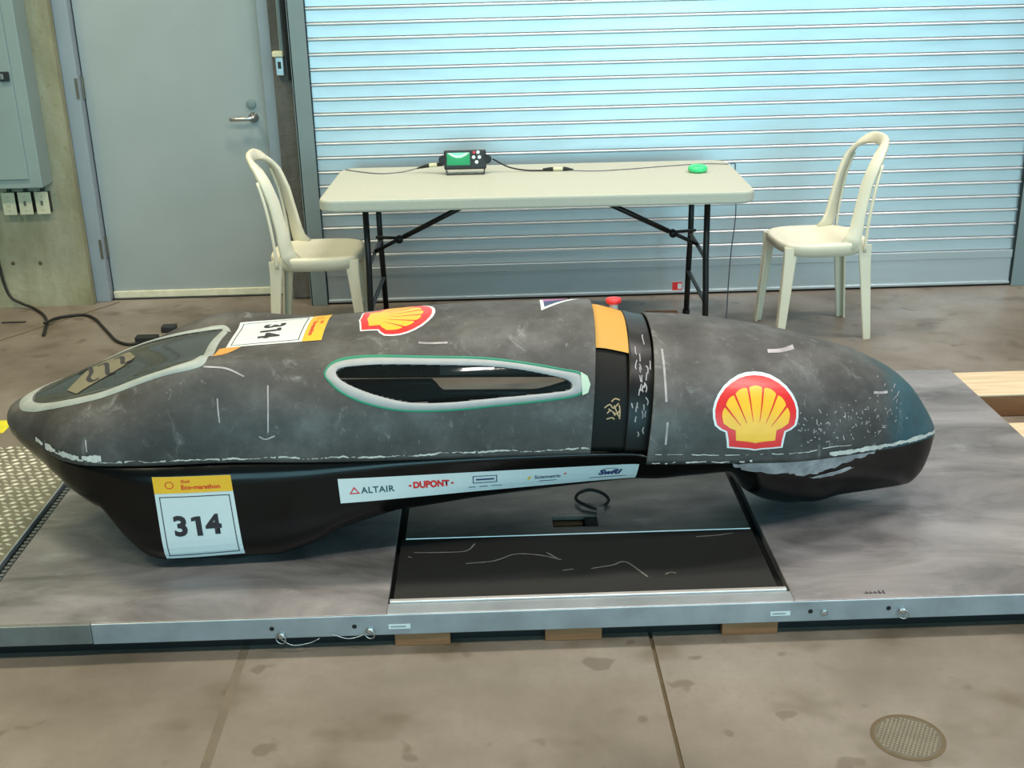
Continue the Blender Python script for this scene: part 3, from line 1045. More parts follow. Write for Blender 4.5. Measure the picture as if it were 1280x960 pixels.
ZB = pchip((-1.392, .445), (-1.375, .40), (-1.3, .36), (-1.2, .33), (-1.0, .26), (-.8, .24), (-.23, .232), (0, .248), (.22, .263), (.45, .276), (.6, .286), (.70, .27), (.78, .175), (.85, .128), (.93, .109), (1.0, .109), (1.08, .128), (1.2, .134), (1.3, .142), (1.34, .175), (1.365, .24), (1.374, .30))
ZP = pchip((-1.392, .445), (-1.3, .43), (-1.2, .415), (-1.12, .385), (-1.05, .27), (-.99, .170), (-.935, .118), (-.88, .108), (-.60, .108), (-.52, .126), (-.46, .150), (-.39, .189), (-.30, .215), (-.233, .232))
EL = pchip((-1.392, .9), (-1.2, .6), (-1.05, .28), (-.9, .21), (-.45, .22), (0, .30), (.45, .36), (.6, .42), (.75, .85), (.9, 1.0), (1.15, .8), (1.374, .85))
TP = pchip((-1.392, .0), (-1.0, .0), (-.45, .0), (0, .12), (.5, .2), (.9, .2), (1.2, .3), (1.374, .3))


def sst(a, b, x):
    t = np.clip((x - a) / (b - a), 0, 1)
    return t * t * (3 - 2 * t)


def upper(X, t, hw, zs, zt, ex, off=0.0, humps=True):
    X, t = np.broadcast_arrays(np.asarray(X, float), np.asarray(t, float))
    a = np.pi * t
    c, s_ = np.cos(a), np.clip(np.sin(a), 0, 1)
    e = ex(X)
    y = -(hw(X) + off) * np.sign(c) * np.abs(c) ** e
    z = zs(X) + (zt(X) - zs(X) + off) * s_ ** e
    if humps:
        w = np.where(X < -.78, (X + .78) / .2, (X + .78) / .24)
        z = z + .062 * np.exp(-w ** 2) * np.exp(-((np.abs(y) - .23) / .075) ** 2)
    return np.stack([X, YC + y, z], -1)


def rear(X, t, off=0): return upper(X, t, HW, ZS, ZT, EX, off)


def nose(X, t, off=0): return upper(X, t, NHW, NZS, NZT, NEX, off, False)


def lower_hull(X, t, off=0.0):
    X, t = np.broadcast_arrays(np.asarray(X, float), np.asarray(t, float))
    k = sst(.42, .52, X)
    hw = (HW(X) - .004) * (1 - k) + (NHW(X) - .012 * sst(1.36, 1.2, X)) * k - off
    hw = np.maximum(hw, 0.001)
    zs = (ZS(X) - 0.002) * (1 - k) + (NZS(X) + .004) * k
    zb = np.minimum(ZB(X), zs - .002)
    a = np.pi * sst(0, 1, t)
    c, s_ = np.cos(a), np.clip(np.sin(a), 0, 1)
    e = EL(X)
    fr_ = s_ ** e
    yy = -np.sign(c) * np.abs(c) ** e * hw * (1 - TP(X) * fr_)
    depth = (zs - zb - off) * fr_
    pod = np.maximum(zs - np.minimum(ZP(X), zb), zs - zb) / (zs - zb)
    pod = np.where(X > -.233, 1.0, pod)
    G = sst(.17, .215, np.abs(yy))
    z = zs - depth * (1 + (pod - 1) * G)
    # the far rim sits low here and leaves an open slit under the shell
    z = z - np.where(yy > 0, .040 * sst(-.16, -.12, X) * sst(.34, .16, X) * (1 - np.clip(fr_, 0, 1)), 0)
    return np.stack([X, YC + yy, z], -1)


def station(n, a, b, cl=0.5):
    s_ = np.linspace(0, 1, n)
    return a + (b - a) * ((1 - cl) * s_ + cl * (0.5 - 0.5 * np.cos(np.pi * s_)))


def grid_faces(n, m_):
    i, j = np.meshgrid(np.arange(n - 1), np.arange(m_ - 1), indexing='ij')
    q = (i * m_ + j).ravel()
    return np.stack([q, q + m_, q + m_ + 1, q + 1], -1)


def inside(poly, x, y):
    r = np.zeros(np.shape(x), bool)
    n = len(poly)
    for i in range(n):
        (xa, ya), (xb_, yb_) = poly[i], poly[(i + 1) % n]
        cond = ((ya > y) != (yb_ > y)) & (x < (xb_ - xa) * (y - ya) / ((yb_ - ya) if yb_ != ya else 1e-12) + xa)
        r ^= cond
    return r


# outlines of the openings
WS_IN = [(-1.302, 0.0), (-1.284, .073), (-1.219, .133), (-1.147, .170), (-1.055, .201), (-.958, .218), (-.86, .232), (-.79, .226), (-.765, .205), (-.772, .12), (-.777, 0)]
WS_OUT = [(-1.345, 0.0), (-1.327, .070), (-1.285, .115), (-1.235, .152), (-1.164, .192), (-1.071, .226), (-.975, .242), (-.86, .250), (-.765, .247), (-.734, .222), (-.742, .12), (-.748, 0)]


# the far edge runs nearer to the middle at its rear end, wider in front
FAR_IN = [None, .080, .165, .200, .188, .155, .137, .130, .122, .08]
FAR_OUT = [None, .080, .130, .185, .222, .208, .172, .152, .147, .09]


def mirror_loop(h):
    fr_ = FAR_IN if len(h) == 11 else FAR_OUT
    pts_ = [(x, YC + (fr_[i] if i < len(fr_) else .09)) for i, (x, y) in enumerate(h) if i > 0]
    return [(x, YC - y) for x, y in h] + list(reversed(pts_[:-1]))


SW_IN = [(-.385, .647), (-.363, .656), (-.275, .660), (-.145, .658), (.007, .652), (.117, .640), (.225, .618), (.255, .605), (.252, .588), (.202, .582), (.049, .575), (-.082, .569), (-.188, .573), (-.275, .593), (-.339, .615), (-.372, .631)]
SW_OUT = [(-.412, .645), (-.385, .665), (-.299, .673), (-.150, .671), (-.0, .666), (.117, .653), (.232, .633), (.283, .620), (.287, .587), (.240, .571), (.06, .559), (-.09, .552), (-.205, .556), (-.297, .576), (-.361, .602), (-.398, .628)]


def grow(poly, d):
    c = np.mean(np.array(poly), 0)
    out = []
    n = len(poly)
    for i in range(n):
        a, b = np.array(poly[i - 1]), np.array(poly[(i + 1) % n])
        t = (b - a) / np.linalg.norm(b - a)
        nrm = np.array([-t[1], t[0]])
        if np.dot(nrm, np.array(poly[i]) - c) < 0: nrm = -nrm
        out.append(tuple(np.array(poly[i]) + nrm * d))
    return out


car = empty('prototype_car', (0, 0, 0))
tag(car, 'long black streamlined prototype car numbered 314 standing on the steel platform', 'car')


def shell(name, fn, a_fn, b_fn, n, m_, mat, cut=None, thick=0.006, cl=0.5):
    t = np.linspace(0, 1, m_)
    X = np.stack([station(n, a_fn(tt), b_fn(tt), cl) for tt in t], 1)
    P = fn(X, t[None, :])
    V = P.reshape(-1, 3)
    Fq = grid_faces(n, m_)
    solid = BVHTree.FromPolygons([tuple(v) for v in V], [tuple(int(q) for q in f) for f in Fq])
    keep = np.ones(len(Fq), bool)
    if cut is not None:
        C_ = V[Fq].mean(1)
        keep = ~cut(C_)
    Fk = Fq[keep]
    o = link(name, V.tolist(), [tuple(int(q) for q in f) for f in Fk], mat, car, True)
    if thick:
        md = o.modifiers.new('thickness', 'SOLIDIFY')
        md.thickness = thick
        md.offset = -1
    return o, solid


def flip_cut(C_):
    k = inside(mirror_loop(WS_IN), C_[:, 0], C_[:, 1]) & (C_[:, 2] > .47)
    k |= inside(SW_IN, C_[:, 0], C_[:, 2]) & (np.abs(C_[:, 1] - YC) > .12)
    return k


rs, BR = shell('rear_shell', rear, lambda t: -1.392, lambda t: .304 + .03 * math.sin(pi * t), 420, 200, M['body'], flip_cut)
ns, BN = shell('nose_shell', nose, lambda t: .455 + .042 * math.sin(pi * t), lambda t: 1.378, 160, 110, M['body'])
hs, BH = shell('lower_hull', lambda X, t: lower_hull(X, 1 - t), lambda t: -1.391, lambda t: 1.374, 300, 150, M['hull'])
# inner band between the shells (the tub rim the shells close over)
bnd, BB = shell('tub_rim', lambda X, t: rear(X, t, -.020), lambda t: .27, lambda t: .42, 14, 90, M['inner'], None, .004, 0)
b2, BB2 = shell('cover_flange', lambda X, t: rear(X, t, -.010), lambda t: .398 + .03 * math.sin(pi * t), lambda t: .49, 14, 90, M['band'], None, .005, 0)


def ray(bvhs, mode, u, v, off, side=-1):
    """mode side: u,v = x,z seen from the near side (side -1) or far side; mode top: u,v = x,y from above"""
    best = None
    for b in bvhs:
        if mode == 'side':
            h = b.ray_cast(Vector((u, YC + side * 2, v)), Vector((0, -side, 0)))
        else:
            h = b.ray_cast(Vector((u, v, 2)), Vector((0, 0, -1)))
        if h[0] is not None and (best is None or h[3] < best[3]):
            best = h
    if best is None: return None
    n = best[1].copy()
    if mode == 'side':
        if n.y * side < 0: n = -n
    elif n.z < 0:
        n = -n
    return best[0] + n * off


def resample(loop, N, closed=True):
    P = np.array(loop + [loop[0]] if closed else loop, float)
    # smooth with Catmull-Rom
    n = len(loop)
    out = []
    for i in range(n if closed else n - 1):
        g_ = lambda k_: P[k_ % n] if closed else P[min(max(k_, 0), n - 1)]
        a, b, c, d = g_(i - 1), g_(i), g_(i + 1), g_(i + 2)
        for k_ in range(8):
            t = k_ / 8
            out.append(0.5 * ((2 * b) + (c - a) * t + (2 * a - 5 * b + 4 * c - d) * t * t + (3 * b - a - 3 * c + d) * t ** 3))
    out.append(P[n % n] if closed else P[-1])
    Q = np.array(out)
    s_ = np.concatenate([[0], np.cumsum(np.linalg.norm(np.diff(Q, axis=0), axis=1))])
    u = np.linspace(0, s_[-1], N + (1 if closed else 0))
    R_ = np.stack([np.interp(u, s_, Q[:, k_]) for k_ in range(2)], 1)
    return R_[:-1] if closed else R_


def ring_band(name, inner, outer, bvhs, mode, off, mat, side=-1, N=160, K=4, parent=None):
    """flat band laid on the surface between two closed outlines that start at matching points"""
    A, B = resample(inner, N), resample(outer, N)
    vs_, fs_ = [], []
    for k_ in range(K + 1):
        for i in range(N):
            u, v = A[i] * (1 - k_ / K) + B[i] * (k_ / K)
            hh = off * (0.2 if k_ in (0, K) else 1.0)
            q = ray(bvhs, mode, u, v, hh, side)
            if q is None:
                q = Vector((u, YC, v)) if mode == 'side' else Vector((u, v, .5))
            vs_.append(q)
    for k_ in range(K):
        for i in range(N):
            fs_.append((k_ * N + i, k_ * N + (i + 1) % N, (k_ + 1) * N + (i + 1) % N, (k_ + 1) * N + i))
    return link(name, vs_, fs_, mat, parent or car, True)


def drape(name, polys, bvhs, mode, mp, off, mat, parent=None, step=0.018, side=-1):
    """2D polygons (local u,v) mapped by mp to surface coordinates and laid on the surface"""
    bm = bmesh.new()
    for poly in polys:
        pv_ = [Vector((q[0], q[1], 0)) for q in poly]
        vv = [bm.verts.new(q) for q in pv_]
        for tri in tessellate_polygon([pv_]):
            try:
                bm.faces.new([vv[i] for i in tri])
            except ValueError:
                pass
    cut_and_map(bm, mp, bvhs, mode, off, step, side)
    me = bpy.data.meshes.new(name)
    bm.to_mesh(me)
    bm.free()
    me.materials.append(mat)
    o = bpy.data.objects.new(name, me)
    COL.objects.link(o)
    o.parent = parent or car
    return o


def cut_and_map(bm, mp, bvhs, mode, off, step, side):
    if step:
        lo = [min(v.co[i] for v in bm.verts) for i in (0, 1)]
        hi = [max(v.co[i] for v in bm.verts) for i in (0, 1)]
        for ax in (0, 1):
            k_ = lo[ax] + step
            while k_ < hi[ax]:
                co, no = [0, 0, 0], [0, 0, 0]
                co[ax], no[ax] = k_, 1
                bmesh.ops.bisect_plane(bm, geom=bm.verts[:] + bm.edges[:] + bm.faces[:], plane_co=co, plane_no=no, dist=1e-6)
                k_ += step
    dead = []
    for v in bm.verts:
        u, w = mp(v.co.x, v.co.y)
        q = ray(bvhs, mode, u, w, off, side)
        if q is None: dead.append(v)
        else: v.co = q
    if dead: bmesh.ops.delete(bm, geom=dead, context='VERTS')


def text_bm(s_, size, bold=0.0, shear=0.0, align='CENTER', spacing=1.0):
    cu = bpy.data.curves.new('txt', 'FONT')
    cu.body = s_
    cu.size = size
    cu.align_x = align
    cu.align_y = 'CENTER'
    cu.offset = bold
    cu.shear = shear
    cu.space_character = spacing
    cu.resolution_u = 3
    ob = bpy.data.objects.new('txt', cu)
    COL.objects.link(ob)
    dg = bpy.context.evaluated_depsgraph_get()
    me = bpy.data.meshes.new_from_object(ob.evaluated_get(dg))
    bm = bmesh.new()
    bm.from_mesh(me)
    bpy.data.objects.remove(ob)
    bpy.data.curves.remove(cu)
    bpy.data.meshes.remove(me)
    return bm


def text(name, s_, at_, size, mp, bvhs, mode, off, mat, parent, bold=0.0, shear=0.0, sx=1.0, sy=1.0, side=-1, spacing=1.0, align='CENTER'):
    bm = text_bm(s_, size, bold, shear, align, spacing)
    for v in bm.verts:
        v.co.x = v.co.x * sx + at_[0]
        v.co.y = v.co.y * sy + at_[1]
    cut_and_map(bm, mp, bvhs, mode, off, 0.03, side)
    me = bpy.data.meshes.new(name)
    bm.to_mesh(me)
    bm.free()
    me.materials.append(mat)
    o = bpy.data.objects.new(name, me)
    COL.objects.link(o)
    o.parent = parent
    return o


def quadmap(p00, p10, p11, p01, w, h):
    """local rectangle [0,w]x[0,h] to four surface corners"""
    def f(u, v):
        a, b = u / w, v / h
        return tuple((1 - a) * (1 - b) * p00[i] + a * (1 - b) * p10[i] + a * b * p11[i] + (1 - a) * b * p01[i] for i in (0, 1))
    return f


# ------------------------------------------------------------------ the car: glazing
def patch(name, loop, fn, mat, mode, off):
    """pane following the shell surface inside an outline a little larger than the opening"""
    n, m_ = 150, 120
    P = None
    if mode == 'top':
        Xs = np.linspace(-1.33, -.74, n)
        ts = np.linspace(.05, .95, m_)
    else:
        Xs = np.linspace(-.42, .28, n)
        ts = np.linspace(.02, .5, m_) if mode == 'near' else np.linspace(.5, .98, m_)
    P = fn(Xs[:, None], ts[None, :], off)
    V = P.reshape(-1, 3)
    Fq = grid_faces(n, m_)
    C_ = V[Fq].mean(1)
    k_ = inside(loop, C_[:, 0], C_[:, 1] if mode == 'top' else C_[:, 2])
    Fk = Fq[k_]
    used, inv = np.unique(Fk, return_inverse=True)
    return link(name, V[used].tolist(), [tuple(int(q) for q in f) for f in inv.reshape(-1, 4)], mat, car, True)


patch('windshield', grow(mirror_loop(WS_IN), .006), rear, M['shield'], 'top', -.002)['label'] = 'scuffed clear windshield'
for nm, sd in (('near', -1), ('far', 1)):
    patch('side_window', grow(SW_IN, .005), rear, M['glass'], nm, -.003)
    ring_band('window_tape', SW_IN, SW_OUT, [BR], 'side', .0035, M['tape'], sd)['label'] = 'grey tape around the side window'
    ring_band('green_tape', SW_OUT, grow(SW_OUT, .0055), [BR], 'side', .0028, M['green'], sd, K=2)['label'] = 'green tape edge'
drape('mint_tape', [[(.282, .628), (.300, .618), (.307, .598), (.300, .578), (.284, .572)]], [BR], 'side', lambda u, v: (u, v), .0045, M['mint'])
ring_band('windshield_seal', mirror_loop(WS_IN), mirror_loop(WS_OUT), [BR], 'top', .004, M['seal'], N=240)['label'] = 'pale grey seal around the windshield'


lg_v = []  # added pale strip imitating the light band seen in the side window
for x in np.linspace(-.13, .28, 20):
    for z in (.425, .462):
        q = BR.ray_cast(Vector((x, YC, z)), Vector((0, 1, 0)))[0]
        lg_v.append(Vector((x, q.y - .010, z)))
link('band_strip', lg_v, [tuple(int(v) for v in f) for f in grid_faces(20, 2)], M['tape'], car)['label'] = 'added pale strip inside the far flank'


# dark lettering on the far side of the windshield
def stroke(pts, w):
    Q = [Vector((q[0], q[1], 0)) for q in spline([(q[0], q[1], 0) for q in pts], 5)]
    Lf, Rt = [], []
    for i, q in enumerate(Q):
        t = (Q[min(i + 1, len(Q) - 1)] - Q[max(i - 1, 0)]).normalized()
        nrm = Vector((-t.y, t.x, 0))
        Lf.append(q + nrm * w / 2)
        Rt.append(q - nrm * w / 2)
    return [[(Lf[i].x, Lf[i].y), (Lf[i + 1].x, Lf[i + 1].y), (Rt[i + 1].x, Rt[i + 1].y), (Rt[i].x, Rt[i].y)] for i in range(len(Q) - 1)]


def strokes(name, lines, w, bvhs, mode, mp, off, mat, parent=None):
    if name in ('scratch', 'windshield_lettering') and len(lines) > 1:
        return [strokes(name, [ln], w, bvhs, mode, mp, off, mat, parent) for ln in lines][0]
    polys = []
    for ln in lines: polys += stroke(ln, w)
    return drape(name, polys, bvhs, mode, mp, off, mat, parent, None)


FIELD = [(-1.17, -2.705), (-1.159, -2.637), (-1.151, -2.556), (-1.109, -2.51), (-1.05, -2.484), (-1.006, -2.576), (-1.023, -2.645), (-1.054, -2.69), (-1.092, -2.725), (-1.126, -2.755)]  # outline of an opaque tan area laid on the windshield
drape('lettered_field', [FIELD], [BR], 'top', lambda u, v: (u, v), .0005, M['field'], None, .02)['label'] = 'opaque tan field under the dark lettering'
strokes('windshield_lettering', [[(-1.177, -2.575), (-1.173, -2.530), (-1.150, -2.555), (-1.127, -2.614), (-1.119, -2.665), (-1.097, -2.700), (-1.078, -2.695)],
                                 [(-1.126, -2.558), (-1.108, -2.550), (-1.090, -2.580), (-1.073, -2.633), (-1.055, -2.680), (-1.037, -2.676)],
                                 [(-1.084, -2.528), (-1.066, -2.525), (-1.048, -2.560), (-1.030, -2.615), (-1.006, -2.602)]],
        .013, [BR], 'top', lambda u, v: (u, v), .001, M['ink'])['label'] = 'dark lettering strokes on the windshield'

# ------------------------------------------------------------------ the car: filler, chips, scratches
def seam_strip(name, fn, x0, x1, z_off, wmin, wmax, bvhs, off, mat, n=110, seed=1, gap=0.0):
    rnd = random.Random(seed)
    xs = np.linspace(x0, x1, n)
    vs_, fs_ = [], []
    w = wmin
    dz = 0
    live = []
    for x in xs:
        w += (rnd.random() - .5) * (wmax - wmin) * .9
        w = min(max(w, wmin), wmax)
        dz += (rnd.random() - .5) * .003
        dz = min(max(dz, -.004), .004)
        z = float(fn(x)) + z_off + dz
        qa = ray(bvhs, 'side', x, z - w / 2, off)
        qb = ray(bvhs, 'side', x, z + w / 2, off)
        live.append(qa is not None and qb is not None and rnd.random() > gap)
        vs_ += [qa or Vector((x, YC, z)), qb or Vector((x, YC, z))]
    for i in range(n - 1):
        if live[i] and live[i + 1]:
            fs_.append((2 * i, 2 * i + 2, 2 * i + 3, 2 * i + 1))
    return link(name, vs_, fs_, mat, car)


seam_strip('filler_line', lambda x: ZS(x), -1.20, .30, .016, .0008, .0055, [BR], .0015, M['filler'], 420, 3, .06)['label'] = 'rough pale filler line along the rear shell edge'
seam_strip('filler_line', lambda x: ZS(x), -1.24, -1.02, .020, .008, .020, [BR], .0018, M['filler'], 50, 5, .04)
seam_strip('filler_line', lambda x: NZS(x), .47, 1.05, .030, .001, .003, [BN], .0015, M['filler'], 70, 8, .2)
seam_strip('filler_line', lambda x: NZS(x), .98, 1.372, .016, .007, .015, [BN], .002, M['filler'], 80, 9)['label'] = 'thick white filler along the nose edge'
seam_strip('filler_line', lambda x: NZS(x), .47, .75, .004, .002, .007, [BN], .0015, M['filler'], 40, 12, .2)
# bare patch on the lower nose
rnd = random.Random(4)
up = [(.70, .366), (.78, .362), (.86, .360), (.95, .356), (1.05, .350), (1.10, .345), (1.16, .336)]
lo_ = [(1.14, .322), (1.07, .318), (1.02, .312), (.985, .300), (.955, .293), (.90, .300), (.86, .312), (.80, .322), (.73, .340)]
poly = []
for q in up + lo_:
    poly.append((q[0] + rnd.uniform(-.008, .008), q[1] + rnd.uniform(-.004, .004)))
def ragged(pl, amp, n, seed):
    r_ = random.Random(seed)
    out = []
    for i in range(len(pl)):
        a, b = pl[i], pl[(i + 1) % len(pl)]
        for k_ in range(n):
            t = k_ / n
            out.append((a[0] + (b[0] - a[0]) * t + r_.uniform(-amp, amp), a[1] + (b[1] - a[1]) * t + r_.uniform(-amp, amp) * .7))
    return out


poly = ragged(poly, .006, 4, 6)
drape('bare_patch', [poly], [BH], 'side', lambda u, v: (u, v), .0015, M['chip'])['label'] = 'large scraped bare patch'
drape('bare_patch', [ragged([(.93, .282), (1.0, .290), (1.06, .296), (1.08, .288), (1.02, .276), (.97, .272)], .003, 4, 2)], [BH], 'side', lambda u, v: (u, v), .0015, M['chip'])
strokes('scratch', [[(-.592, .500), (-.575, .492), (-.55, .500)], [(-.74, .674), (-.68, .668), (-.63, .648)], [(-.566, .625), (-.565, .57), (-.567, .51)], [(-.70, .60), (-.698, .57), (-.695, .54)],
                    [(-1.06, .50), (-1.058, .47)], [(-.16, .70), (-.13, .699), (-.08, .700)]], .0035, [BR], 'side', lambda u, v: (u, v), .001, M['chip'])
strokes('scratch', [[(.515, .66), (.513, .60), (.512, .55)], [(.513, .50), (.510, .47), (.507, .44)], [(.82, .632), (.86, .628), (.905, .627)], [(1.13, .50), (1.16, .493), (1.18, .49)]], .006, [BN], 'side', lambda u, v: (u, v), .001, M['chip'])
rnd = random.Random(11)
lines = []
for i in range(130):
    x, z = rnd.uniform(.88, 1.24), rnd.gauss(.44, .04)
    if not .38 < z < .53: continue
    a = rnd.uniform(0, pi)
    l_ = abs(rnd.gauss(.002, .005)) + .0015
    lines.append([(x, z), (x + l_ * math.cos(a) * .5, z + l_ * math.sin(a) * .6), (x + l_ * math.cos(a), z + l_ * math.sin(a))])
strokes('nose_chips', lines, .0024, [BN], 'side', lambda u, v: (u, v), .001, M['chip'])['kind'] = 'stuff'
lines = []
for i in range(26):
    x = rnd.gauss(.452, .012)
    z = rnd.uniform(.44, .68)
    lines.append([(x, z), (x + rnd.uniform(-.003, .003), z + rnd.uniform(.004, .012)), (x + rnd.uniform(-.004, .004), z + rnd.uniform(.012, .02))])
strokes('flange_chips', [[(min(a, .452 + .035 * ((b - .40) / .3)) , b) for a, b in ln] for ln in lines], .003, [BB2], 'side', lambda u, v: (u, v), .001, M['chip'])['kind'] = 'stuff'

# ------------------------------------------------------------------ the car: gap, foam board, button
yb = []
for i in range(7):
    for j in range(17):
        x = .298 + (.422 - .298) * i / 6 + (.010 * (j / 16) if i == 6 else 0)
        t = .30 + .40 * j / 16
        yb.append(rear(np.array(x), np.array(t), -.013))
link('ochre_board', [tuple(q) for q in yb], [tuple(int(v) for v in f) for f in grid_faces(7, 17)], M['yellow'], car, True)['label'] = 'ochre board under the gap'
EB = rear(np.array(.408), np.array(.60), -.013)
es = empty('stop_button', tuple(EB))
es.parent = car
MB().lathe([(.013, -.004), (.013, .010), (.010, .012), (.010, .018)], (0, 0, 0), 16).build('collar', M['white'], es, True)
MB().lathe([(.012, .016), (.022, .018), (.024, .024), (.022, .031), (.012, .034), (0, .034)], (0, 0, 0), 20).build('push_cap', M['estop'], es, True)['label'] = 'red mushroom push button'
strokes('gold_scribble', [[(.345, .530), (.36, .538), (.37, .528), (.385, .540)], [(.352, .515), (.362, .522), (.378, .512), (.388, .522)], [(.365, .545), (.375, .552), (.388, .548)],
                          [(.350, .500), (.365, .503), (.372, .498)], [(.386, .535), (.388, .52), (.386, .498)], [(.372, .535), (.38, .515), (.384, .505)], [(.356, .527), (.368, .518), (.374, .508)]],
        .0035, [BB], 'side', lambda u, v: (u, v), .002, M['gold'])['label'] = 'gold pen scribble'
# wheels inside the fairings, just reaching the deck
for x, y, r_ in ((-.72, YC - .265, .23), (-.72, YC + .265, .23), (.94, YC, .215)):
    w = MB().torus((x, y, .1 + r_), r_ - .018, .018, (0, 1, 0), 40, 10).build('wheel', M['rubber'], car, True)
    MB().lathe([(.03, -.02), (.03, .02)], (x, y, .1 + r_), 16, 'y').lathe([(r_ - .034, -.008), (r_ - .034, .008)], (x, y, .1 + r_), 32, 'y').build('disc', M['dark'], w)


# ------------------------------------------------------------------ the car: stickers
def pecten(name, mp, bvhs, mode, off, label):
    """scallop emblem in a unit frame: x -0.52..0.52, y 0..0.95"""
    half = [(.335, .0), (.345, .10), (.365, .215), (.43, .245), (.492, .300), (.515, .40), (.518, .50), (.495, .60), (.452, .69), (.385, .78), (.30, .85), (.20, .905), (.10, .932), (0, .94)]
    full = lambda h: [(x, y) for x, y in h] + [(-x, y) for x, y in reversed(h[:-1])] 
    bottom = [(-.2, -.012), (-.08, -.02), (0, -.035), (.08, -.02), (.2, -.012)]
    base = drape(name, [full(half) + bottom], bvhs, mode, mp, off, M['white'], None, .06)
    base['label'] = label
    red = [(x * .945, .035 + y * .945) if y > .2 else (x * .93, .02 + y) for x, y in half]
    drape('red_border', [full([(x, y * .975) for x, y in red]) + [(x * .93, y + .02) for x, y in bottom]], bvhs, mode, mp, off * 1.5, M['red'], base, .06)
    # yellow fan of seven lobes
    c0 = (0, .06)
    yl = [(.235, .105), (.245, .245), (.31, .270), (.39, .33)]
    lob = []
    R0 = .80
    angs = [math.radians(a) for a in np.linspace(38, 142, 8)]
    def rim(a):
        return .73 - .21 * ((pi / 2 - a) / math.radians(52)) ** 2
    for i in range(7):
        a0, a1 = angs[i], angs[i + 1]
        for k_ in range(5):
            a = a0 + (a1 - a0) * k_ / 4
            r_ = rim(a) * (1 - .03 * (abs(k_ - 2) / 2) ** 2)
            lob.append((c0[0] + r_ * math.cos(a), c0[1] + r_ * math.sin(a)))
    ypoly = yl + lob + [(-x, y) for x, y in reversed(yl)] + [(-.12, .095), (-.03, .08), (0, .07), (.03, .08), (.12, .095)]
    drape('yellow_fan', [ypoly], bvhs, mode, mp, off * 2.0, M['syellow'], base, .06)
    rays_ = []
    for i in range(1, 7):
        a = angs[i]
        r0, r1 = .30, rim(a) * 1.0
        d = (math.cos(a), math.sin(a))
        nn = (-d[1], d[0])
        w0, w1 = .003, .013
        rays_.append([(c0[0] + d[0] * r0 + nn[0] * w0, c0[1] + d[1] * r0 + nn[1] * w0), (c0[0] + d[0] * r1 + nn[0] * w1, c0[1] + d[1] * r1 + nn[1] * w1),
                      (c0[0] + d[0] * r1 - nn[0] * w1, c0[1] + d[1] * r1 - nn[1] * w1), (c0[0] + d[0] * r0 - nn[0] * w0, c0[1] + d[1] * r0 - nn[1] * w0)])
    drape('red_ribs', rays_, bvhs, mode, mp, off * 2.5, M['red'], base, .06)
    return base


# nose emblem: unit frame to (x,z) on the near flank
pecten('scallop_sticker', lambda u, v: (.757 + u * .2375 + v * .010, .413 + v * .199 - u * .022), [BN], 'side', .001, 'red and yellow scallop emblem on the nose flank')
# roof emblem: lies on the roof, its top towards the nose
pecten('scallop_sticker', lambda u, v: (-.333 + v * .228 + u * .012, -2.602 - u * .262 + v * .008), [BR], 'top', .001, 'red and yellow scallop emblem on the roof')


def number_plate(mp, bvhs, mode, W, H, label, hdr):
    """white sheet with header band, frame line and the number 314; local frame 0..W by 0..H"""
    o = drape('number_sticker', [[(0, 0), (W, 0), (W, H), (0, H)]], bvhs, mode, mp, .0012, M['white'], None, .02)
    o['label'] = label
    drape('header_band', [[(0, H - hdr), (W, H - hdr), (W, H), (0, H)]], bvhs, mode, mp, .0018, M['syellow'], o, .02)
    a, b, h_ = .011, .0135, H - hdr - .010
    fr_ = [[(a, a), (W - a, a), (W - a, b), (a, b)], [(a, h_ - .0025), (W - a, h_ - .0025), (W - a, h_), (a, h_)],
           [(a, a), (b, a), (b, h_), (a, h_)], [(W - b, a), (W - a, a), (W - a, h_), (W - b, h_)]]
    drape('frame_line', fr_, bvhs, mode, mp, .0018, M['ink'], o, .02)
    cx, cy = W / 2 - .002, (H - hdr) * .50
    text('number', '3', (cx - .047, cy), .083, mp, bvhs, mode, .002, M['ink'], o, .0034, 0, .97, 1.0)
    text('number', '4', (cx + .041, cy), .083, mp, bvhs, mode, .002, M['ink'], o, .0034, 0, .97, 1.0)
    drape('number', [[(cx - .006, cy - .030), (cx + .009, cy - .030), (cx + .009, cy + .031), (cx - .004, cy + .031), (cx - .017, cy + .027), (cx - .017, cy + .016), (cx - .006, cy + .018)]], bvhs, mode, mp, .002, M['ink'], o, None)
    text('header_print', 'Eco-marathon', (W * .60, H - hdr * .66), .0185, mp, bvhs, mode, .0024, M['red'], o, .0005)
    text('header_print', 'Shell', (W * .415, H - hdr * .30), .013, mp, bvhs, mode, .0024, M['red'], o, .0002)
    ic = []
    for k_ in range(14):
        a0, a1 = 2 * pi * k_ / 14, 2 * pi * (k_ + 1) / 14
        cx, cy, r0, r1 = W * .205, H - hdr * .5, .0098, .0122
        ic.append([(cx + r0 * math.cos(a0), cy + r0 * .9 * math.sin(a0)), (cx + r1 * math.cos(a0), cy + r1 * .9 * math.sin(a0)), (cx + r1 * math.cos(a1), cy + r1 * .9 * math.sin(a1)), (cx + r0 * math.cos(a1), cy + r0 * .9 * math.sin(a1))])
    drape('header_icon', ic, bvhs, mode, mp, .0024, M['red'], o, None)
    return o


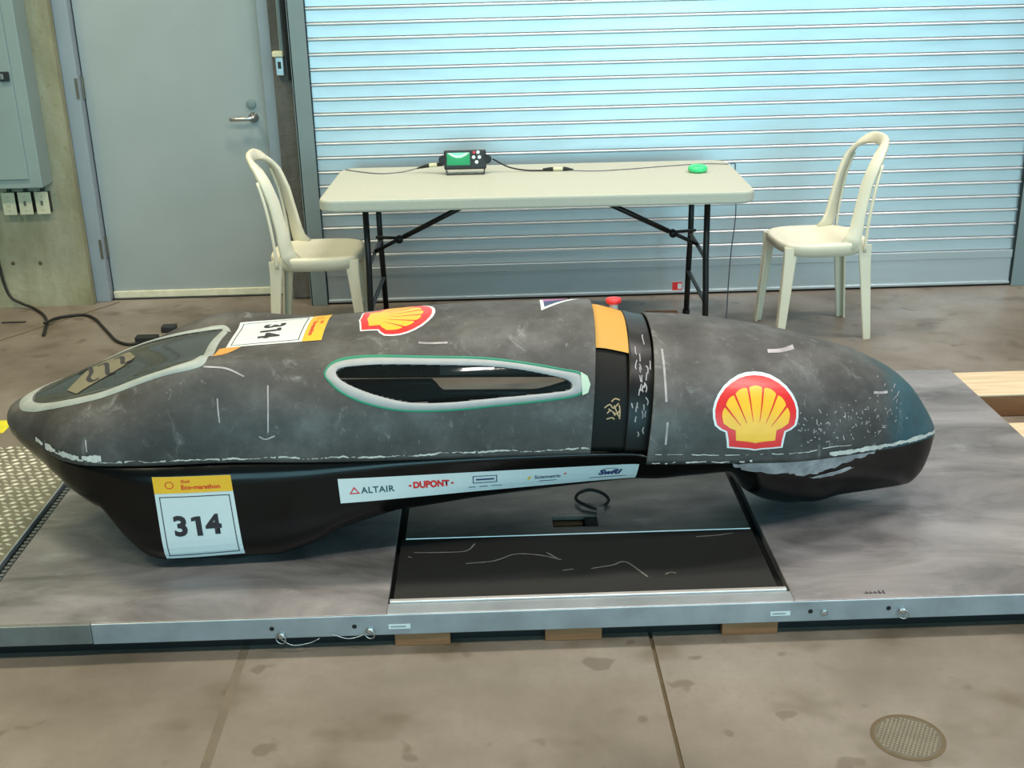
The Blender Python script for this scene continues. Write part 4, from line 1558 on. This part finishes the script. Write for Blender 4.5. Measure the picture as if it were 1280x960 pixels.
number_plate(quadmap((-.887, .136), (-.668, .143), (-.680, .392), (-.890, .396), .212, .258), [BH], 'side', .212, .258, 'number 314 sheet on the lower flank', .050)
number_plate(quadmap((-.716, -2.450), (-.716, -2.668), (-.436, -2.712), (-.436, -2.450), .21, .27), [BR], 'top', .21, .27, 'number 314 sheet on the roof', .055)
drape('orange_paper', [[(-.745, -2.775), (-.735, -2.668), (-.66, -2.66), (-.70, -2.72)]], [BR], 'top', lambda u, v: (u, v), .0008, M['orange'])['label'] = 'torn orange paper corner'
pn = drape('pennant_sticker', [[(.186, -2.640), (.310, -2.506), (.186, -2.44)]], [BR], 'top', lambda u, v: (u, v), .001, M['white'], None, .02)
pn['label'] = 'small triangular pennant sticker on the roof edge'
drape('pennant_print', [[(.196, -2.612), (.270, -2.528), (.196, -2.55)]], [BR], 'top', lambda u, v: (u, v), .0018, M['navy'], pn, .02)
drape('pennant_print', [[(.196, -2.548), (.278, -2.520), (.196, -2.46)]], [BR], 'top', lambda u, v: (u, v), .0018, M['purple'], pn, .02)

# sponsor strip along the flank
SWD, SHT = .835, .070
smp = quadmap((-.388, .292), (.436, .307), (.442, .3655), (-.391, .3665), SWD, SHT)
spo = drape('sponsor_strip', [[(0, 0), (SWD, 0), (SWD, SHT), (0, SHT)]], [BH], 'side', smp, .0015, M['white'], None, .02)
spo['label'] = 'long white sponsor strip with five printed names'
tri = []
for k_ in range(3):
    c = (.042, .032)
    A = [(c[0] + .017 * math.cos(math.radians(90 + 120 * q)), c[1] + .014 * math.sin(math.radians(90 + 120 * q))) for q in range(3)]
    B = [(c[0] + .011 * math.cos(math.radians(90 + 120 * q)), c[1] + .008 * math.sin(math.radians(90 + 120 * q))) for q in range(3)]
    tri.append([A[k_], A[(k_ + 1) % 3], B[(k_ + 1) % 3], B[k_]])
drape('printed_mark', tri, [BH], 'side', smp, .0022, M['red'], spo, None)
text('printed_name', 'ALTAIR', (.106, .033), .026, smp, [BH], 'side', .0022, M['teal'], spo, .0005, 0, 1.0, 1, spacing=1.08)
# oval name: letters swell towards the middle
bm = text_bm('DUPONT', .026, .0014, 0, 'CENTER', 1.0)
for v in bm.verts:
    v.co.y *= 1.15 - 55 * v.co.x * v.co.x
    v.co.x = v.co.x * .92 + .254
    v.co.y += .038
cut_and_map(bm, smp, [BH], 'side', .0022, None, -1)
me = bpy.data.meshes.new('printed_name')
bm.to_mesh(me)
bm.free()
me.materials.append(M['red'])
o = bpy.data.objects.new('printed_name', me)
COL.objects.link(o)
o.parent = spo
dia = []
for x in (.196, .313):
    dia.append([(x - .005, .038), (x, .034), (x + .005, .038), (x, .042)])
drape('printed_mark', dia, [BH], 'side', smp, .0022, M['red'], spo, None)
def frame_rect(x0, x1, y0, y1, w):
    return [[(x0, y0), (x1, y0), (x1, y0 + w), (x0, y0 + w)], [(x0, y1 - w), (x1, y1 - w), (x1, y1), (x0, y1)], [(x0, y0), (x0 + w, y0), (x0 + w, y1), (x0, y1)], [(x1 - w, y0), (x1, y0), (x1, y1), (x1 - w, y1)]]
drape('printed_mark', frame_rect(.370, .438, .030, .056, .0025), [BH], 'side', smp, .0022, M['navy'], spo, None)
dash = [[(x0, y0), (x1, y0), (x1, y1), (x0, y1)] for x0, x1, y0, y1 in
        ((.379, .430, .040, .0455), (.358, .377, .016, .0185), (.388, .411, .016, .0185), (.421, .452, .0165, .0185))]
drape('printed_mark', dash, [BH], 'side', smp, .0022, M['navy'], spo, None)
text('printed_name', 'Sciemetric', (.580, .037), .0185, smp, [BH], 'side', .0022, M['navy'], spo, .0004, 0, .95)
drape('printed_mark', [[(.522, .030), (.530, .044), (.534, .042), (.529, .030)]], [BH], 'side', smp, .0022, M['syellow'], spo, None)
drape('printed_mark', [[(.624, .044), (.630, .049), (.634, .045), (.628, .041)]], [BH], 'side', smp, .0022, M['red'], spo, None)
drape('printed_mark', [[(.556, .020), (.606, .020), (.606, .0225), (.556, .0225)]], [BH], 'side', smp, .0022, M['navy'], spo, None)
text('printed_name', 'SwRI', (.754, .038), .027, smp, [BH], 'side', .0022, M['navy'], spo, .0018, .35, 1.1)
drape('printed_mark', [[(.700, .017), (.805, .017), (.805, .0195), (.700, .0195)]] + stroke([(.728, .047), (.745, .056), (.77, .055), (.782, .048)], .002), [BH], 'side', smp, .0022, M['navy'], spo, None)

# ------------------------------------------------------------------ small things on platform and floor
lp = MB().tube(spline([(.345, -2.640, .104), (.315, -2.620, .108), (.288, -2.585, .112), (.298, -2.555, .118), (.335, -2.545, .124), (.372, -2.560, .118), (.388, -2.590, .110), (.375, -2.615, .104)], 6), .005, 8).build('strap_loop', M['rubber'], None, True)
tag(lp, 'black cord loop lying by the slot under the car', 'cord')
# black mains cable on the floor by the concrete wall
pc = empty('power_cable', (0, 0, 0))
tag(pc, 'black power cable snaking over the floor by the concrete wall', 'cable')
MB().tube(spline([(-2.500, .086, .40), (-2.495, .086, .27), (-2.482, .082, .13), (-2.455, .075, .06), (-2.40, .062, .030), (-2.33, .03, .012), (-2.25, -.07, .008), (-2.19, -.19, .008), (-2.14, -.36, .008), (-2.125, -.42, .008)], 8), .0075, 8).build('lead', M['cable'], pc, True)
MB().tube(spline([(-2.17, -.27, .022), (-2.14, -.14, .010), (-2.035, -.10, .008), (-1.95, -.18, .008), (-1.88, -.30, .008), (-1.80, -.44, .008), (-1.74, -.54, .008), (-1.67, -.60, .008), (-1.61, -.59, .010)], 8), .0075, 8).build('lead', M['cable'], pc, True)
MB().box((-1.635, -.60, .0), (-1.53, -.55, .040), .006).build('plug', M['cable'], pc)
o = MB().box((-1.56, -.42, .0), (-1.49, -.37, .032), .006).build('adapter_plug', M['dark'])
tag(o, 'small black plug lying on the floor behind the windshield', 'plug')
o = MB().box((-2.42, -.185, 0), (-2.30, -.165, .004), .001).build('dark_scrap', M['dark'])
tag(o, 'thin dark scrap on the floor before the concrete wall', 'scrap')
o = MB().box((-3.4, -1.63, 0), (-1.86, -1.50, .0012)).build('floor_tape', M['yline'])
tag(o, 'strip of yellow floor marking tape left of the car', 'tape')
# round drain cover with a grid of studs
dr = empty('drain_cover', (.972, -3.636, 0))
tag(dr, 'small round studded drain cover set in the floor front right', 'cover')
dr.rotation_euler = (0, 0, -.5)
MB().lathe([(.084, .0003), (.084, .0010), (.076, .0012)], (0, 0, 0), 40).build('rim', M['joint'], dr)
MB().lathe([(.076, .0012), (.074, .0022), (0, .0022)], (0, 0, 0), 40).build('disc', M['drain'], dr)
sv = MB()
for i in range(-8, 9):
    for j in range(-8, 9):
        x, y = i * .0088, j * .0088
        if math.hypot(x, y) < .069:
            sv.add([(x - .0028, y - .0028, .0022), (x + .0028, y - .0028, .0022), (x + .0028, y + .0028, .0022), (x - .0028, y + .0028, .0022), (x, y, .0042)], [(0, 1, 4), (1, 2, 4), (2, 3, 4), (3, 0, 4)])
sv.build('studs', M['treadb'], dr)['kind'] = 'stuff'
S.cycles.use_denoising = True
